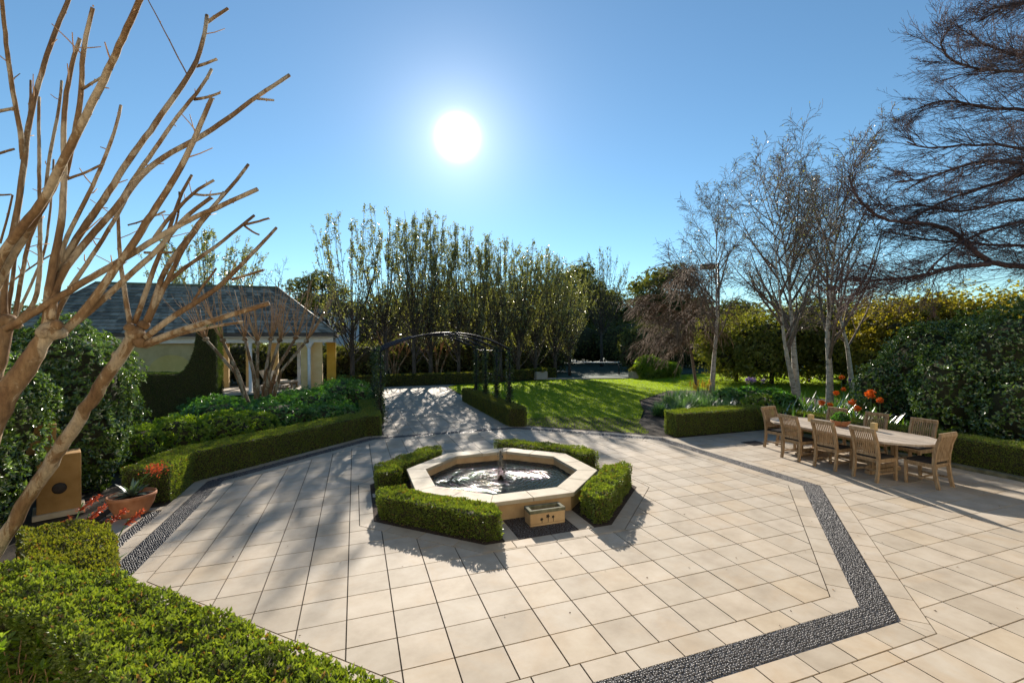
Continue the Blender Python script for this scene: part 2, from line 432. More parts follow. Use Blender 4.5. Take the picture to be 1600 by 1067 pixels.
def hp(n, c, a): return n, n[0] * c[0] + n[1] * c[1] + a
def oct_poly(c, a):
    r = a / math.cos(math.pi / 8)
    return [(c[0] + r * math.cos(t + math.pi / 8), c[1] + r * math.sin(t + math.pi / 8)) for t in ANG]
def wedge(i, c, a0, a1):
    """trapezoid of the octagon ring on side i"""
    n = NRM8[i]; t = (-n[1], n[0])
    f = lambda a, s: (c[0] + n[0] * a + t[0] * s * a * TAN8, c[1] + n[1] * a + t[1] * s * a * TAN8)
    return [f(a0, -1), f(a1, -1), f(a1, 1), f(a0, 1)]
def clip_to(poly, conv):
    """clip by a convex counter-clockwise polygon"""
    for i in range(len(conv)):
        a, b = conv[i], conv[(i + 1) % len(conv)]
        n = (b[1] - a[1], -(b[0] - a[0])); poly = clip(poly, n, n[0] * a[0] + n[1] * a[1])
        if len(poly) < 3: return []
    return poly

big = MB(); big.add([(-900, -300, -.09), (900, -300, -.09), (900, 1500, -.09), (-900, 1500, -.09)], [(0, 1, 2, 3)])
tag(big.build('ground', M['earth']), kind='structure')
base = MB(); base.prism([(-6, -9), (14.5, -9), (14.5, 5.2), (7.6, 9.4), (5.95, 9.4), (6.05, 22.7), (1.2, 22.7), (1.2, 16), (-6, 16)], -.08, -.014)
tag(base.build('paving_bed', M['joint']), kind='structure')

gap = 0.013
pav = MB()
def tile(poly, z=0.0):
    if area(poly) > 0.0015: pav.prism(poly, -.013, z + RNG.uniform(-.0012, .0012), rnd=RNG.random(), bottom=False)
surround = oct_poly(FC, 2.58)
for ix in range(-14, 33):
    for iy in range(-22, 51):
        q = [(ix * T + gap / 2, iy * T + gap / 2), ((ix + 1) * T - gap / 2, iy * T + gap / 2), ((ix + 1) * T - gap / 2, (iy + 1) * T - gap / 2), (ix * T + gap / 2, (iy + 1) * T - gap / 2)]
        cen = np.array([(ix + .5) * T, (iy + .5) * T])
        rel = cen - RC
        m = max(n[0] * rel[0] + n[1] * rel[1] for n in NRM8)
        if m < A_IN + .2:
            for n in NRM8: q = clip(q, *hp(n, RC, A_IN - CRS - gap))
            if len(q) < 3: continue
            mf = max(n[0] * (cen - FC)[0] + n[1] * (cen - FC)[1] for n in NRM8)
            if mf < 1.9: continue
            if mf > 2.58 + .35: tile(q)
            else:
                for i in range(8):
                    w = clip(q, *hp((-NRM8[i][0], -NRM8[i][1]), FC, -(2.58 + gap)))
                    if len(w) > 2: w = clip_to(w, wedge(i, FC, .01, 40))
                    if len(w) > 2: tile(w)
        if m > A_IN + BAND - .1:
            # outside the ring: the dining side, the side towards the house, and the far walk
            for i in range(8):
                if i in (2,):
                    if cen[1] < 7.9 or not (1.3 < cen[0] < 5.9) or cen[1] > 22.6: continue
                elif i in (0, 7, 6):
                    if cen[0] > 12.7 or cen[1] > 4.5 or cen[1] < -8.5: continue
                elif i == 1:
                    if cen[1] > 4.5 or cen[0] > 12.7: continue
                elif i == 5:
                    if cen[0] < -1.9 or cen[1] < -6: continue
                else: continue
                w = clip(q, *hp((-NRM8[i][0], -NRM8[i][1]), RC, -(A_IN + BAND + CRS + gap)))
                if len(w) > 2: w = clip_to(w, wedge(i, RC, .01, 60))
                if len(w) > 2: tile(w)
def course(c, a0, a1, step, sides=range(8)):
    for i in sides:
        w = wedge(i, c, a0, a1); n = NRM8[i]; t = (-n[1], n[0])
        half = a1 * TAN8; k = int(half / step) + 1
        for s in range(-k, k):
            lo, hi = s * step + gap / 2, (s + 1) * step - gap / 2
            p = clip(w, *hp(t, c, hi)); p = clip(p, *hp((-t[0], -t[1]), c, -lo))
            if len(p) > 2: tile(p)
course(RC, A_IN - CRS, A_IN - .004, T)
course(RC, A_IN + BAND + .004, A_IN + BAND + CRS, T)
course(FC, 2.37, 2.58, .6)
# the strips that part the four hedges of the fountain
for (x0, x1, y0, y1) in ((2.49, 2.685, -.2, .62), (3.625, 3.87, -.2, .62), (.83, 1.6, 2.36, 2.57), (4.75, 5.54, 2.1, 2.3), (2.6, 3.9, 3.7, 4.52)):
    tile([(x0, y0), (x1, y0), (x1, y1), (x0, y1)], .004)
# little side walk by the pot: pale slabs along a second pebble strip
for (x0, x1, y0, y1) in ((-3.3, -2.50, 3.0, 3.16), (-3.05, -2.70, 1.5, 2.72), (-3.05, -2.62, .75, 1.45)):
    tile([(x0, y0), (x1, y0), (x1, y1), (x0, y1)], .002)
tag(pav.build('terrace_paving', M['stone']), kind='structure')

# pebble mosaic: domed stones set on edge in dark mortar
def pebbles(poly_list, pitch, size):
    mb = MB()
    for poly in poly_list:
        mb.prism(poly, -.012, -.004, bottom=False, rnd=.2)
        P = np.array(poly); lo, hi = P.min(0), P.max(0)
        nx, ny = int((hi[0] - lo[0]) / pitch) + 1, int((hi[1] - lo[1]) / pitch) + 1
        gx, gy = np.meshgrid(np.arange(nx), np.arange(ny))
        pts = np.stack([lo[0] + (gx + .5 * (gy % 2)) * pitch, lo[1] + gy * pitch], -1).reshape(-1, 2) + RNG.normal(0, pitch * .14, (nx * ny, 2))
        ok = np.ones(len(pts), bool)
        for i in range(len(poly)):
            a, b = P[i], P[(i + 1) % len(poly)]
            e = unit(b - a); nn = np.array([e[1], -e[0]])
            ok &= (pts - a) @ nn < -size * .4
        pts = pts[ok]; n = len(pts)
        if not n: continue
        a = np.arange(6) * math.pi / 3
        th = RNG.random(n) * math.pi; sx = size * (.42 + .2 * RNG.random(n)); sy = size * (.28 + .14 * RNG.random(n)); h = .004 + .007 * RNG.random(n)
        def ringp(k, z):
            x = np.cos(a)[None] * sx[:, None] * k; y = np.sin(a)[None] * sy[:, None] * k
            c, s = np.cos(th)[:, None], np.sin(th)[:, None]
            return np.stack([pts[:, :1] + x * c - y * s, pts[:, 1:] + x * s + y * c, np.broadcast_to(z[:, None], x.shape)], -1)
        V = np.concatenate([ringp(1, np.full(n, -.006)), ringp(.72, h * .75), np.c_[pts, h][:, None]], 1)
        j = np.arange(6); q = np.stack([j, (j + 1) % 6, (j + 1) % 6 + 6, j + 6], 1)
        t3 = np.stack([j + 6, (j + 1) % 6 + 6, np.full(6, 12)], 1)
        off = np.arange(n)[:, None, None] * 13
        b0 = mb.n
        mb.add(V.reshape(-1, 3), (q[None] + off).reshape(-1, 4), np.repeat(RNG.random(n), 13), 0, True)
        mb.ch.append(((t3[None] + off).reshape(-1, 3) + b0, 0, True))
    return mb
near = [wedge(i, RC, A_IN, A_IN + BAND) for i in (0, 4, 5, 6, 7)]
far = [wedge(i, RC, A_IN, A_IN + BAND) for i in (1, 2, 3)]
mb = pebbles(near, .026, .027)
m2 = pebbles(far, .04, .042)
for v, r in zip(m2.v, m2.r): mb.v.append(v); mb.r.append(r)
for f, a_, b_ in m2.ch: mb.ch.append((f + mb.n, a_, b_))
tag(mb.build('pebble_band', M['pebble']), kind='structure')
tag(pebbles([[(-2.69, .72), (-2.50, .72), (-2.50, 2.95), (-2.69, 2.95)], [(-3.3, 2.76), (-2.7, 2.76), (-2.7, 2.95), (-3.3, 2.95)]], .03, .031).build('pebble_strip', M['pebble']), kind='structure')
tag(pebbles([[(2.69, -.21), (3.62, -.21), (3.62, .6), (2.69, .6)]], .024, .022).build('pebble_bed', M['pebble']), kind='structure')

# beds, lawn, walk, drive, court
def sheet(name, poly, z, m):
    mb = MB(); mb.add([(p[0], p[1], z) for p in poly], [tuple(range(len(poly)))]); return tag(mb.build(name, m), kind='structure')
inner = [(x, y) for x, y in oct_poly(FC, 2.375)]
sheet('hedge_bed_soil', inner, .002, M['soil'])
lawn_poly = [(5.75, 8.25), (8.75, 5.35), (8.95, 5.5), (9.6, 7.0), (11.4, 9.3), (13.2, 12.2), (17.2, 15.2), (19.6, 14.2), (21.0, 10.5), (22.0, 6), (22.5, -2), (50, -2), (60, 14), (60, 30), (27, 25), (19.4, 23.1), (14.3, 25.0), (7.0, 24.0), (6.15, 22.8), (5.95, 15.3)]
sheet('lawn', lawn_poly, -.03, M['lawn'])
sheet('walk', [(1.3, 15.2), (5.93, 15.2), (6.12, 22.8), (7.0, 24.3), (-.2, 24.6), (-.6, 20.5), (1.2, 19.5)], -.02, M['drive'])
sheet('tennis_court', [(13.5, 26.8), (19.6, 23.9), (40, 30), (48, 62), (16, 62)], -.03, M['court'])
km = MB(); km.prism([(13.4, 26.1), (19.5, 23.5), (19.6, 23.75), (13.5, 26.4)], -.05, .06); km.prism([(17, 34), (26, 30), (26.06, 30.1), (17.06, 34.1)], -.05, -.02)
tag(km.build('court_kerb', M['drive']), kind='structure')
sheet('side_bed_soil', [(-2.55, .6), (-2.55, 4.7), (.9, 8.2), (1.25, 8.4), (1.25, 19.4), (-.8, 20.5), (-14, 22), (-14, -8), (1.6, -8), (1.6, -4.6), (-2.4, -.7)], -.035, M['soil'])
sheet('right_bed_soil', [(8.75, 5.3), (8.9, 4.62), (12.75, 4.62), (12.75, -8), (22.45, -8), (22.45, -2), (21.95, 6), (20.95, 10.4), (19.55, 14.1), (17.2, 15.1), (13.2, 12.1), (11.4, 9.2), (9.6, 6.9), (8.97, 5.42)], -.028, M['soil'])
# turf blades
from_poly = np.array(lawn_poly)
def in_poly(P, poly):
    x, y = P[:, 0], P[:, 1]; ins = np.zeros(len(P), bool); n = len(poly)
    for i in range(n):
        (x0, y0), (x1, y1) = poly[i][:2], poly[(i + 1) % n][:2]
        c = ((y0 > y) != (y1 > y)) & (x < (x1 - x0) * (y - y0) / (y1 - y0 + 1e-12) + x0); ins ^= c
    return ins
gr = MB()
P = np.c_[RNG.uniform(5.7, 38, 520000), RNG.uniform(2, 25, 520000)]
P = P[in_poly(P, lawn_poly)]
d = np.hypot(P[:, 0] - CAM[0], P[:, 1] - CAM[1])
P = P[RNG.random(len(P)) < np.clip(1.25 * (14 / d) ** 1.3, .12, 1)]
d = np.hypot(P[:, 0] - CAM[0], P[:, 1] - CAM[1])
A = unit(np.c_[RNG.normal(0, .45, (len(P), 2)), np.ones(len(P))])
leaves(gr, np.c_[P, np.full(len(P), -.032)], .060, (.010 * np.clip(d / 14, 1, 2.4)), A, .1, None, 0, .1)
tag(gr.build('lawn_grass', M['grass']), kind='stuff', label='short bright green turf of the lawn beyond the terrace', cat='grass')

# ------------------------------------------------------------------ hedges
def hedge(name, poly, h, label, cat='hedge', dens=2600, L=.024, W=.014, mat='box', group=None, z0=0.0, inset=.045, bumpy=.02, k=1, lift=.02, strip=False):
    """clipped hedge on a plan polygon (counter-clockwise): twiggy core and a skin of small leaves; h may be a function of x, y"""
    hf = h if callable(h) else (lambda x, y: np.full(np.shape(x), h))
    P = np.array(poly, dtype=float); n = len(P); mb = MB()
    if (P[:, 0] * np.roll(P[:, 1], -1) - np.roll(P[:, 0], -1) * P[:, 1]).sum() < 0: P = P[::-1].copy()
    cen = P.mean(0)
    # core walls follow the outline, inset along the edge normals
    E = unit(np.roll(P, -1, 0) - P); NN = np.c_[E[:, 1], -E[:, 0]]
    bis = unit(NN + np.roll(NN, 1, 0)); sc = 1 / np.clip((bis * NN).sum(1), .35, 1)
    Q = P - bis * sc[:, None] * inset
    V = np.vstack([np.c_[Q, np.full(n, z0)], np.c_[Q, z0 + hf(Q[:, 0], Q[:, 1]) - inset]])
    i = np.arange(n); j = (i + 1) % n
    mb.add(V, np.stack([i, j, j + n, i + n], 1), .5, 1)
    if strip:
        kk_ = np.arange(n // 2 - 1); mb.ch.append((np.stack([n + kk_, n + kk_ + 1, 2 * n - 2 - kk_, 2 * n - 1 - kk_], 1) + (mb.n - 2 * n), 1, False))
    else: mb.ch.append((np.array([list(range(n, 2 * n))]) + (mb.n - 2 * n), 1, False))
    pts, nrm = [], []
    for a in range(n):
        p, q = P[a], P[(a + 1) % n]; ln = np.linalg.norm(q - p)
        hm = float(np.max(hf(np.array([p[0], q[0]]), np.array([p[1], q[1]]))))
        m = int(ln * hm * dens)
        if m < 1: continue
        t = RNG.random(m); z = RNG.random(m)
        xy = p + (q - p) * t[:, None]
        hh = hf(xy[:, 0], xy[:, 1])
        pts.append(np.c_[xy, z0 + z * hh]); nrm.append(np.broadcast_to(np.r_[NN[a], .25], (m, 3)))
    lo, hi = P.min(0), P.max(0); m = int((hi[0] - lo[0]) * (hi[1] - lo[1]) * dens)
    xy = lo + (hi - lo) * RNG.random((m, 2)); xy = xy[in_poly(xy, P)]
    pts.append(np.c_[xy, z0 + hf(xy[:, 0], xy[:, 1])]); nrm.append(np.broadcast_to(np.array([0, 0, 1.0]), (len(xy), 3)))
    X = np.vstack(pts); Nn = np.vstack(nrm)
    off = bumpy * lump(X, 5.0, len(X) % 7) + bumpy * .6 * lump(X, 14.0, 1.7) - inset * .8 * RNG.random(len(X)) ** 1.5
    # round the upper arris a little
    X = X + Nn * off[:, None]
    if k == 1: leaves(mb, X, L, W, Nn + np.array([0, 0, lift * 20]), .9, Nn, 0)
    else: rosettes(mb, X, unit(Nn + .5 * rvec(len(X)) + np.array([0, 0, .4])), k, L, W, .8)
    o = mb.build(name, [M[mat], M['core']])
    return tag(o, label, cat, group)

c0 = FC
def q2(dx, dy): return (c0[0] + dx, c0[1] + dy)
hg = 'box hedges round the fountain'
hedge('box_hedge', [q2(-2.28, -.95), q2(-.95, -2.28), q2(-.72, -2.28), q2(-.72, -1.84), q2(-1.84, -.76), q2(-1.84, -.52), q2(-2.28, -.52)], .37, 'long low box hedge at the near left side of the octagonal fountain', group=hg, dens=3900, L=.034, W=.021, bumpy=.03)
hedge('box_hedge', [q2(.76, -2.28), q2(.95, -2.28), q2(2.28, -.95), q2(2.28, -.68), q2(1.84, -.68), q2(1.84, -.76), q2(.76, -1.84)], .40, 'chunky low box hedge at the near right corner of the fountain basin', group=hg, dens=3900, L=.034, W=.021, bumpy=.03)
hedge('box_hedge', [q2(-2.28, .46), q2(-1.84, .46), q2(-1.84, .76), q2(-.80, 1.80), q2(-.80, 2.2), q2(-1.05, 2.28), q2(-2.28, 1.0)], .37, 'low box hedge behind the fountain on the side of the pavilion', group=hg, dens=3400, L=.034, W=.021, bumpy=.03)
hedge('box_hedge', [q2(.72, 1.84), q2(1.84, .76), q2(1.84, .3), q2(2.28, .3), q2(2.28, .95), q2(1.0, 2.28), q2(.55, 2.28)], .37, 'low box hedge behind the fountain on the side of the lawn', group=hg, dens=3400, L=.034, W=.021, bumpy=.03)

hedge('box_hedge', [(-2.55, 3.42), (-2.55, 4.62), (.86, 8.12), (1.28, 8.05), (1.28, 14.8), (.70, 14.8), (.68, 8.9), (.4, 8.75), (-3.1, 5.05), (-3.3, 3.5)], .62,
      'long clipped box hedge bordering the terrace below the pavilion shrubs', dens=3300, L=.03, W=.018)
hedge('box_hedge', [(5.30, 8.0), (5.80, 7.78), (5.95, 8.1), (5.92, 15.3), (5.38, 15.3)], .60, 'narrow clipped hedge at the right foot of the garden arch', dens=2800, L=.032, W=.02, mat='boxdark')
hedge('box_hedge', [(9.2, 4.62), (12.6, 4.55), (12.6, 5.1), (12.2, 5.2), (9.3, 5.25)], .68, 'clipped hedge with sunlit top between the flower bed and the terrace drain', dens=3600, L=.03, W=.018)
hedge('box_hedge', [(12.72, -6), (13.3, -6), (13.3, 4.9), (12.72, 4.5)], .62, 'clipped hedge running along behind the dining chairs to the right edge', dens=3400, L=.03, W=.018)
hedge('box_hedge', [(-.6, 25.0), (7.6, 24.5), (15.5, 26.6), (15.3, 27.3), (7.5, 25.3), (-.5, 25.7)], .72, 'low box hedge at the far end of the walk below the row of trees', dens=900, L=.06, W=.04, mat='boxdark')
kerb = MB(); kerb.prism([(12.5, -6), (12.68, -6), (12.68, 4.5), (12.5, 4.5)], -.02, .07)
tag(kerb.build('kerb', M['mossy']), kind='structure')

# near hedge below the camera
a1, a2 = np.array([-1.50, -1.12]), np.array([1.55, -4.17])
tt = np.linspace(0, 1, 7)[:, None]
outer = a1 + (a2 - a1) * tt
ipts = [(1.0, -4.7), (.2, -3.95), (-.55, -3.2), (-1.15, -2.45), (-1.72, -1.75), (-2.15, -1.42)]
hedge('box_hedge', [tuple(p) for p in outer] + ipts + [(-2.6, -1.3), (-3.4, -1.0), (-3.6, -.3), (-2.3, -.62)], .70, 'big yellow green clipped hedge filling the bottom left corner', dens=4200, L=.038, W=.025, bumpy=.045)
hedge('box_hedge', [(-3.1, .62), (-2.4, -.58), (-1.70, -.98), (-1.62, -.85), (-2.17, .36), (-2.4, .52)], .68, 'dark squared end block of hedge beside the little side walk', dens=3900, L=.036, W=.023, bumpy=.035, mat='boxdark')

# leaf litter blown over the paving
lt_ = MB(); n_ = 260
P = np.c_[RNG.uniform(-1.5, 12, n_), RNG.uniform(-5, 10, n_), np.full(n_, .006)]
nr = np.linalg.norm(P[:, :2] - FC, axis=1); P = P[(nr > 2.9) & ((P[:, 1] < 4.3) | (np.abs(P[:, 0] - 3.5) < 2.2)) & ((P[:, 0] + P[:, 1]) > -2.2)]
A = unit(np.c_[RNG.normal(0, 1, (len(P), 2)), RNG.uniform(-.05, .15, len(P))]); leaves(lt_, P, .028, .014, A, .05, np.array([0, 0, 1.0]), 0, .2)
tag(lt_.build('fallen_leaves', M['litter']), kind='stuff', label='scattered dry brown leaves and bits on the paving', cat='leaves')
# unseen house added behind the camera; its sunlit wall bounces light on the garden
hh = empty('house', (2, -9.3, 0)); tag(hh, 'unseen cream rendered house added behind the terrace to bounce sunlight on the garden', 'house')
b = MB(); b.box((0, -3, 3.6), (36, 6, 7.2)); b.build('wall', M['cream_bounce_wall'], hh)
b = MB(); b.box((0, -2.6, 7.35), (37.5, 7.6, .3)); b.build('roof', M['slate'], hh)
for x in (-12, -6, 6, 12):
    for z in (1.5, 5.0):
        f = MB(); f.box((x, .03, z), (1.5, .1, 1.9)); w_ = f.build('window', M['white'], hh); g = MB(); g.box((x, .085, z), (1.3, .03, 1.7)); g.build('pane', M['glass'], w_)
f = MB(); f.box((0, .03, 1.2), (2.4, .1, 2.4)); w_ = f.build('door', M['white'], hh); g = MB(); g.box((0, .085, 1.2), (2.1, .03, 2.1)); g.build('pane', M['glass'], w_)
# ------------------------------------------------------------------ fountain
def water_mat():
    m, n, l, out = newmat('pond_water')
    p = N(n, 'ShaderNodeBsdfPrincipled')
    p.inputs['Base Color'].default_value = (.022, .030, .028, 1); p.inputs['Roughness'].default_value = .03
    p.inputs['IOR'].default_value = 1.33; p.inputs['Specular IOR Level'].default_value = .08
    t = N(n, 'ShaderNodeTexCoord'); w = N(n, 'ShaderNodeTexWave', wave_type='RINGS', rings_direction='Z')
    w.inputs['Scale'].default_value = 4.2; w.inputs['Distortion'].default_value = 2.6; w.inputs['Detail'].default_value = 3; w.inputs['Detail Scale'].default_value = 2.6
    l.new(t.outputs['Object'], w.inputs['Vector'])
    nz = noise(n, l, 9, 4, .6)
    mm = N(n, 'ShaderNodeMath', operation='MULTIPLY_ADD'); l.new(nz, mm.inputs[0]); mm.inputs[1].default_value = 1.4; l.new(w.outputs['Fac'], mm.inputs[2])
    b = N(n, 'ShaderNodeBump'); b.inputs['Strength'].default_value = .16; b.inputs['Distance'].default_value = .04
    l.new(mm.outputs[0], b.inputs['Height']); l.new(b.outputs[0], p.inputs['Normal'])
    l.new(p.outputs[0], out.inputs[0]); return m
def jet_mat():
    m, n, l, out = newmat('splashing_water')
    d = N(n, 'ShaderNodeBsdfTranslucent'); d.inputs[0].default_value = (.4, .39, .36, 1)
    g = N(n, 'ShaderNodeBsdfGlass'); g.inputs['IOR'].default_value = 1.33; g.inputs['Roughness'].default_value = .08; g.inputs[0].default_value = (.5, .5, .48, 1)
    mx = N(n, 'ShaderNodeMixShader'); mx.inputs[0].default_value = .85
    l.new(d.outputs[0], mx.inputs[1]); l.new(g.outputs[0], mx.inputs[2]); l.new(mx.outputs[0], out.inputs[0]); return m
fo = empty('fountain', (FC[0], FC[1], 0))
tag(fo, 'octagonal stone fountain basin with a spouting jet ringed by four box hedges', 'fountain')
Z2 = np.zeros(2)
wb = MB()
for i in range(8): 
    w = wedge(i, Z2, 1.37, 1.63); wb.prism(w, -.005, .25, bottom=False)
wb.build('basin_wall', M['basin'], fo)
cb = MB()
for i in range(8):
    w = wedge(i, Z2, 1.35, 1.70); n = NRM8[i]; t = (-n[1], n[0])
    for s in (-1, 1):
        p = clip(w, (-s * t[0], -s * t[1]), -.003)
        p = clip_to(p, wedge(i, Z2, 1.35, 1.70)) if len(p) > 2 else p
        if len(p) > 2:
            cc = np.mean(p, 0); p = [tuple(cc + (np.array(v) - cc) * .997) for v in p]
            cb.prism(p, .252, .315, rnd=RNG.random())
cb.build('coping', M['coping'], fo, bevel=.008)
wa = MB()
rr = np.r_[0.02, np.linspace(.05, 1.30, 150)]; kk = 128
a = np.arange(kk) * 2 * math.pi / kk
octr = 1.372 / np.max(np.stack([np.cos(a - t) for t in ANG]), 0)
Rg = rr[:, None] / 1.30 * octr[None]
xw, yw = Rg * np.cos(a), Rg * np.sin(a)
h = .0034 * np.sin(Rg * 68 + .9 * np.sin(3 * a + 1)) * np.exp(-Rg * .5) * (.7 + .3 * np.sin(5 * a)) + .0020 * np.sin(xw * 41 + yw * 23) + .0020 * np.sin(yw * 47 - xw * 31 + 2) + .0014 * np.sin(xw * 83 + 3 * np.sin(yw * 19))
Vw = np.stack([Rg * np.cos(a), Rg * np.sin(a), .135 + h], -1)
i, j = np.meshgrid(np.arange(len(rr) - 1), np.arange(kk), indexing='ij')
wa.add(Vw.reshape(-1, 3), np.stack([i * kk + j, i * kk + (j + 1) % kk, (i + 1) * kk + (j + 1) % kk, (i + 1) * kk + j], -1).reshape(-1, 4), .5, 0, True)
wa.build('water', water_mat(), fo)
jt = MB()
zz = np.linspace(0, .56, 26)
env = .052 * (1 - zz / .56) ** 1.2 + .014
nzj = np.clip(1 + .38 * RNG.normal(0, 1, (26, 11)), .35, 2.0)
jt.lathe(np.c_[env, zz + .12], 11, (0, 0, 0), 0, None, True, nzj)
for q in range(150):
    z = RNG.random() ** .7 * .58; r0 = .03 + .12 * (1 - z / .62) * RNG.random(); t0 = RNG.random() * 6.28; s = RNG.uniform(.003, .009)
    jt.ellipsoid((r0 * math.cos(t0), r0 * math.sin(t0), .14 + z), (s, s, s * RNG.uniform(1, 2.4)), 6, 4)
jt.build('water_jet', jet_mat(), fo)
nz_ = MB(); nz_.lathe([(.05, .05), (.05, .14), (.025, .16), (.02, .2)], 12); nz_.build('nozzle', M['hole'], fo)

tr = empty('stone_trough', (3.27, .245, 0), R(-.5))
tag(tr, 'small sandstone trough with three carved flowers standing on dark pebbles before the fountain', 'trough')
tb = MB()
tw, td, th = .56, .24, .17
tb.box((0, 0, .02), (tw, td, .03)); 
for s in (-1, 1):
    tb.box((0, s * (td / 2 - .016), .04 + th / 2 - .01), (tw, .032, th - .02)); tb.box((s * (tw / 2 - .016), 0, .04 + th / 2 - .01), (.032, td - .064, th - .02))
tb.build('body', M['basin'], tr, bevel=.004)
rm = MB()
for s in (-1, 1):
    rm.box((0, s * (td / 2 - .018), .215), (tw + .02, .045, .05)); rm.box((s * (tw / 2 - .016), 0, .215), (.05, td - .081, .05))
rm.build('mossy_rim', M['mossy'], tr, bevel=.004)
sb = MB(); sb.box((0, 0, .175), (tw - .07, td - .07, .02)); sb.build('wet_soil', M['soil'], tr)
for x, z, s in ((-.10, .10, .022), (0, .135, .027), (.085, .115, .020)):
    fl = MB(); a = np.arange(20) * math.pi / 10
    rad = s * (1 + .25 * np.cos(5 * a))
    Y = -td / 2 - .004
    V = np.vstack([np.c_[x + rad * np.cos(a), np.full(20, Y + .006), z + rad * np.sin(a)], np.c_[x + rad * np.cos(a) * .9, np.full(20, Y - .003), z + rad * np.sin(a) * .9]])
    ii = np.arange(20); jj = (ii + 1) % 20
    fl.add(V, np.stack([ii, jj, jj + 20, ii + 20], 1)); fl.ch.append((np.array([list(range(20, 40))]), 0, False))
    fl.tube([(x, Y, z - s), (x + .006, Y, z - s - .02), (x + .002, Y, .045)], .0045, 5)
    fl.build('carved_flower', M['hole'], tr)
dr = MB()
dr.box((10.6, 3.2, .004), (.5, .42, .012)); 
for q in range(9): dr.box((10.4 + q * .05, 3.2, .013), (.022, .38, .008))
tag(dr.build('drain_grate', M['hole']), 'dark square drain grate set in the shaded paving left of the dining table', 'drain')

# ------------------------------------------------------------------ teak table and chairs
TX, TY = 10.86, 1.02
tbl = empty('dining_table', (TX, TY, 0))
tag(tbl, 'long boat shaped teak garden table with bleached slatted top', 'table')
tp = MB(); HL, HW = 1.72, .62
npl = 11; wpl = 2 * HW / npl
for k in range(npl):
    x0, x1 = -HW + k * wpl + .004, -HW + (k + 1) * wpl - .004
    ys = [HL - .5 * (abs(x) / HW) ** 2.4 for x in (x0, (x0 + x1) / 2, x1)]
    tp.prism([(x0, -ys[0] + .07), ((x0 + x1) / 2, -ys[1] + .07), (x1, -ys[2] + .07), (x1, ys[2] - .07), ((x0 + x1) / 2, ys[1] - .07), (x0, ys[0] - .07)], .715, .748, rnd=RNG.random())
tp.build('tabletop', M['teaktop'], tbl, bevel=.003)
rim = MB()
ang_ = np.linspace(0, 2 * math.pi, 73)[:-1]
def bo(t, k):
    xs = np.sign(np.cos(t)) * abs(np.cos(t)) ** .5 * (HW + k) ; xs = np.clip(xs, -(HW + k), HW + k)
    ys = np.sign(np.sin(t)) * (HL + k - .07 - .5 * (abs(xs) / (HW + k)) ** 2.4)
    return np.c_[xs, ys]
def edge(k):
    x = np.linspace(-1, 1, 25); top = np.c_[x * (HW + k), (HL + k - .065 - .5 * abs(x) ** 2.4)]
    return np.vstack([top, -top])
oi, oo = edge(.002), edge(.055); m_ = len(oi)
V = np.vstack([np.c_[oi, np.full(m_, .712)], np.c_[oo, np.full(m_, .712)], np.c_[oo, np.full(m_, .752)], np.c_[oi, np.full(m_, .752)]])
i_ = np.arange(m_); j_ = (i_ + 1) % m_
for a_, b_ in ((0, 1), (1, 2), (2, 3), (3, 0)):
    if a_ == 0: rim.add(V, np.stack([i_ + a_ * m_, i_ + b_ * m_, j_ + b_ * m_, j_ + a_ * m_], 1), .4)
    else: rim.ch.append((np.stack([i_ + a_ * m_, i_ + b_ * m_, j_ + b_ * m_, j_ + a_ * m_], 1), 0, False))
rim.build('table_rim', M['teaktop'], tbl)
ap = MB()
for s in (-1, 1): ap.box((s * .46, 0, .665), (.03, 2.2, .09)); ap.box((0, s * 1.1, .665), (.89, .03, .09))
ap.build('apron', M['teak'], tbl)
for sx in (-1, 1):
    for sy in (-1, 1):
        lg = MB(); lg.box((sx * .36, sy * .78, .365), (.09, .09, .59)); lg.build('leg', M['teak'], tbl, bevel=.006)
st = MB()
for s in (-1, 1): st.box((0, s * .78, .12), (.63, .05, .07))
st.box((0, 0, .12), (.05, 1.54, .06)); st.build('stretcher', M['teak'], tbl)
for s in (-1, 1): ft = MB(); ft.box((0, s * .78, .035), (.95, .10, .07)); ft.build('foot', M['teak'], tbl, bevel=.006)

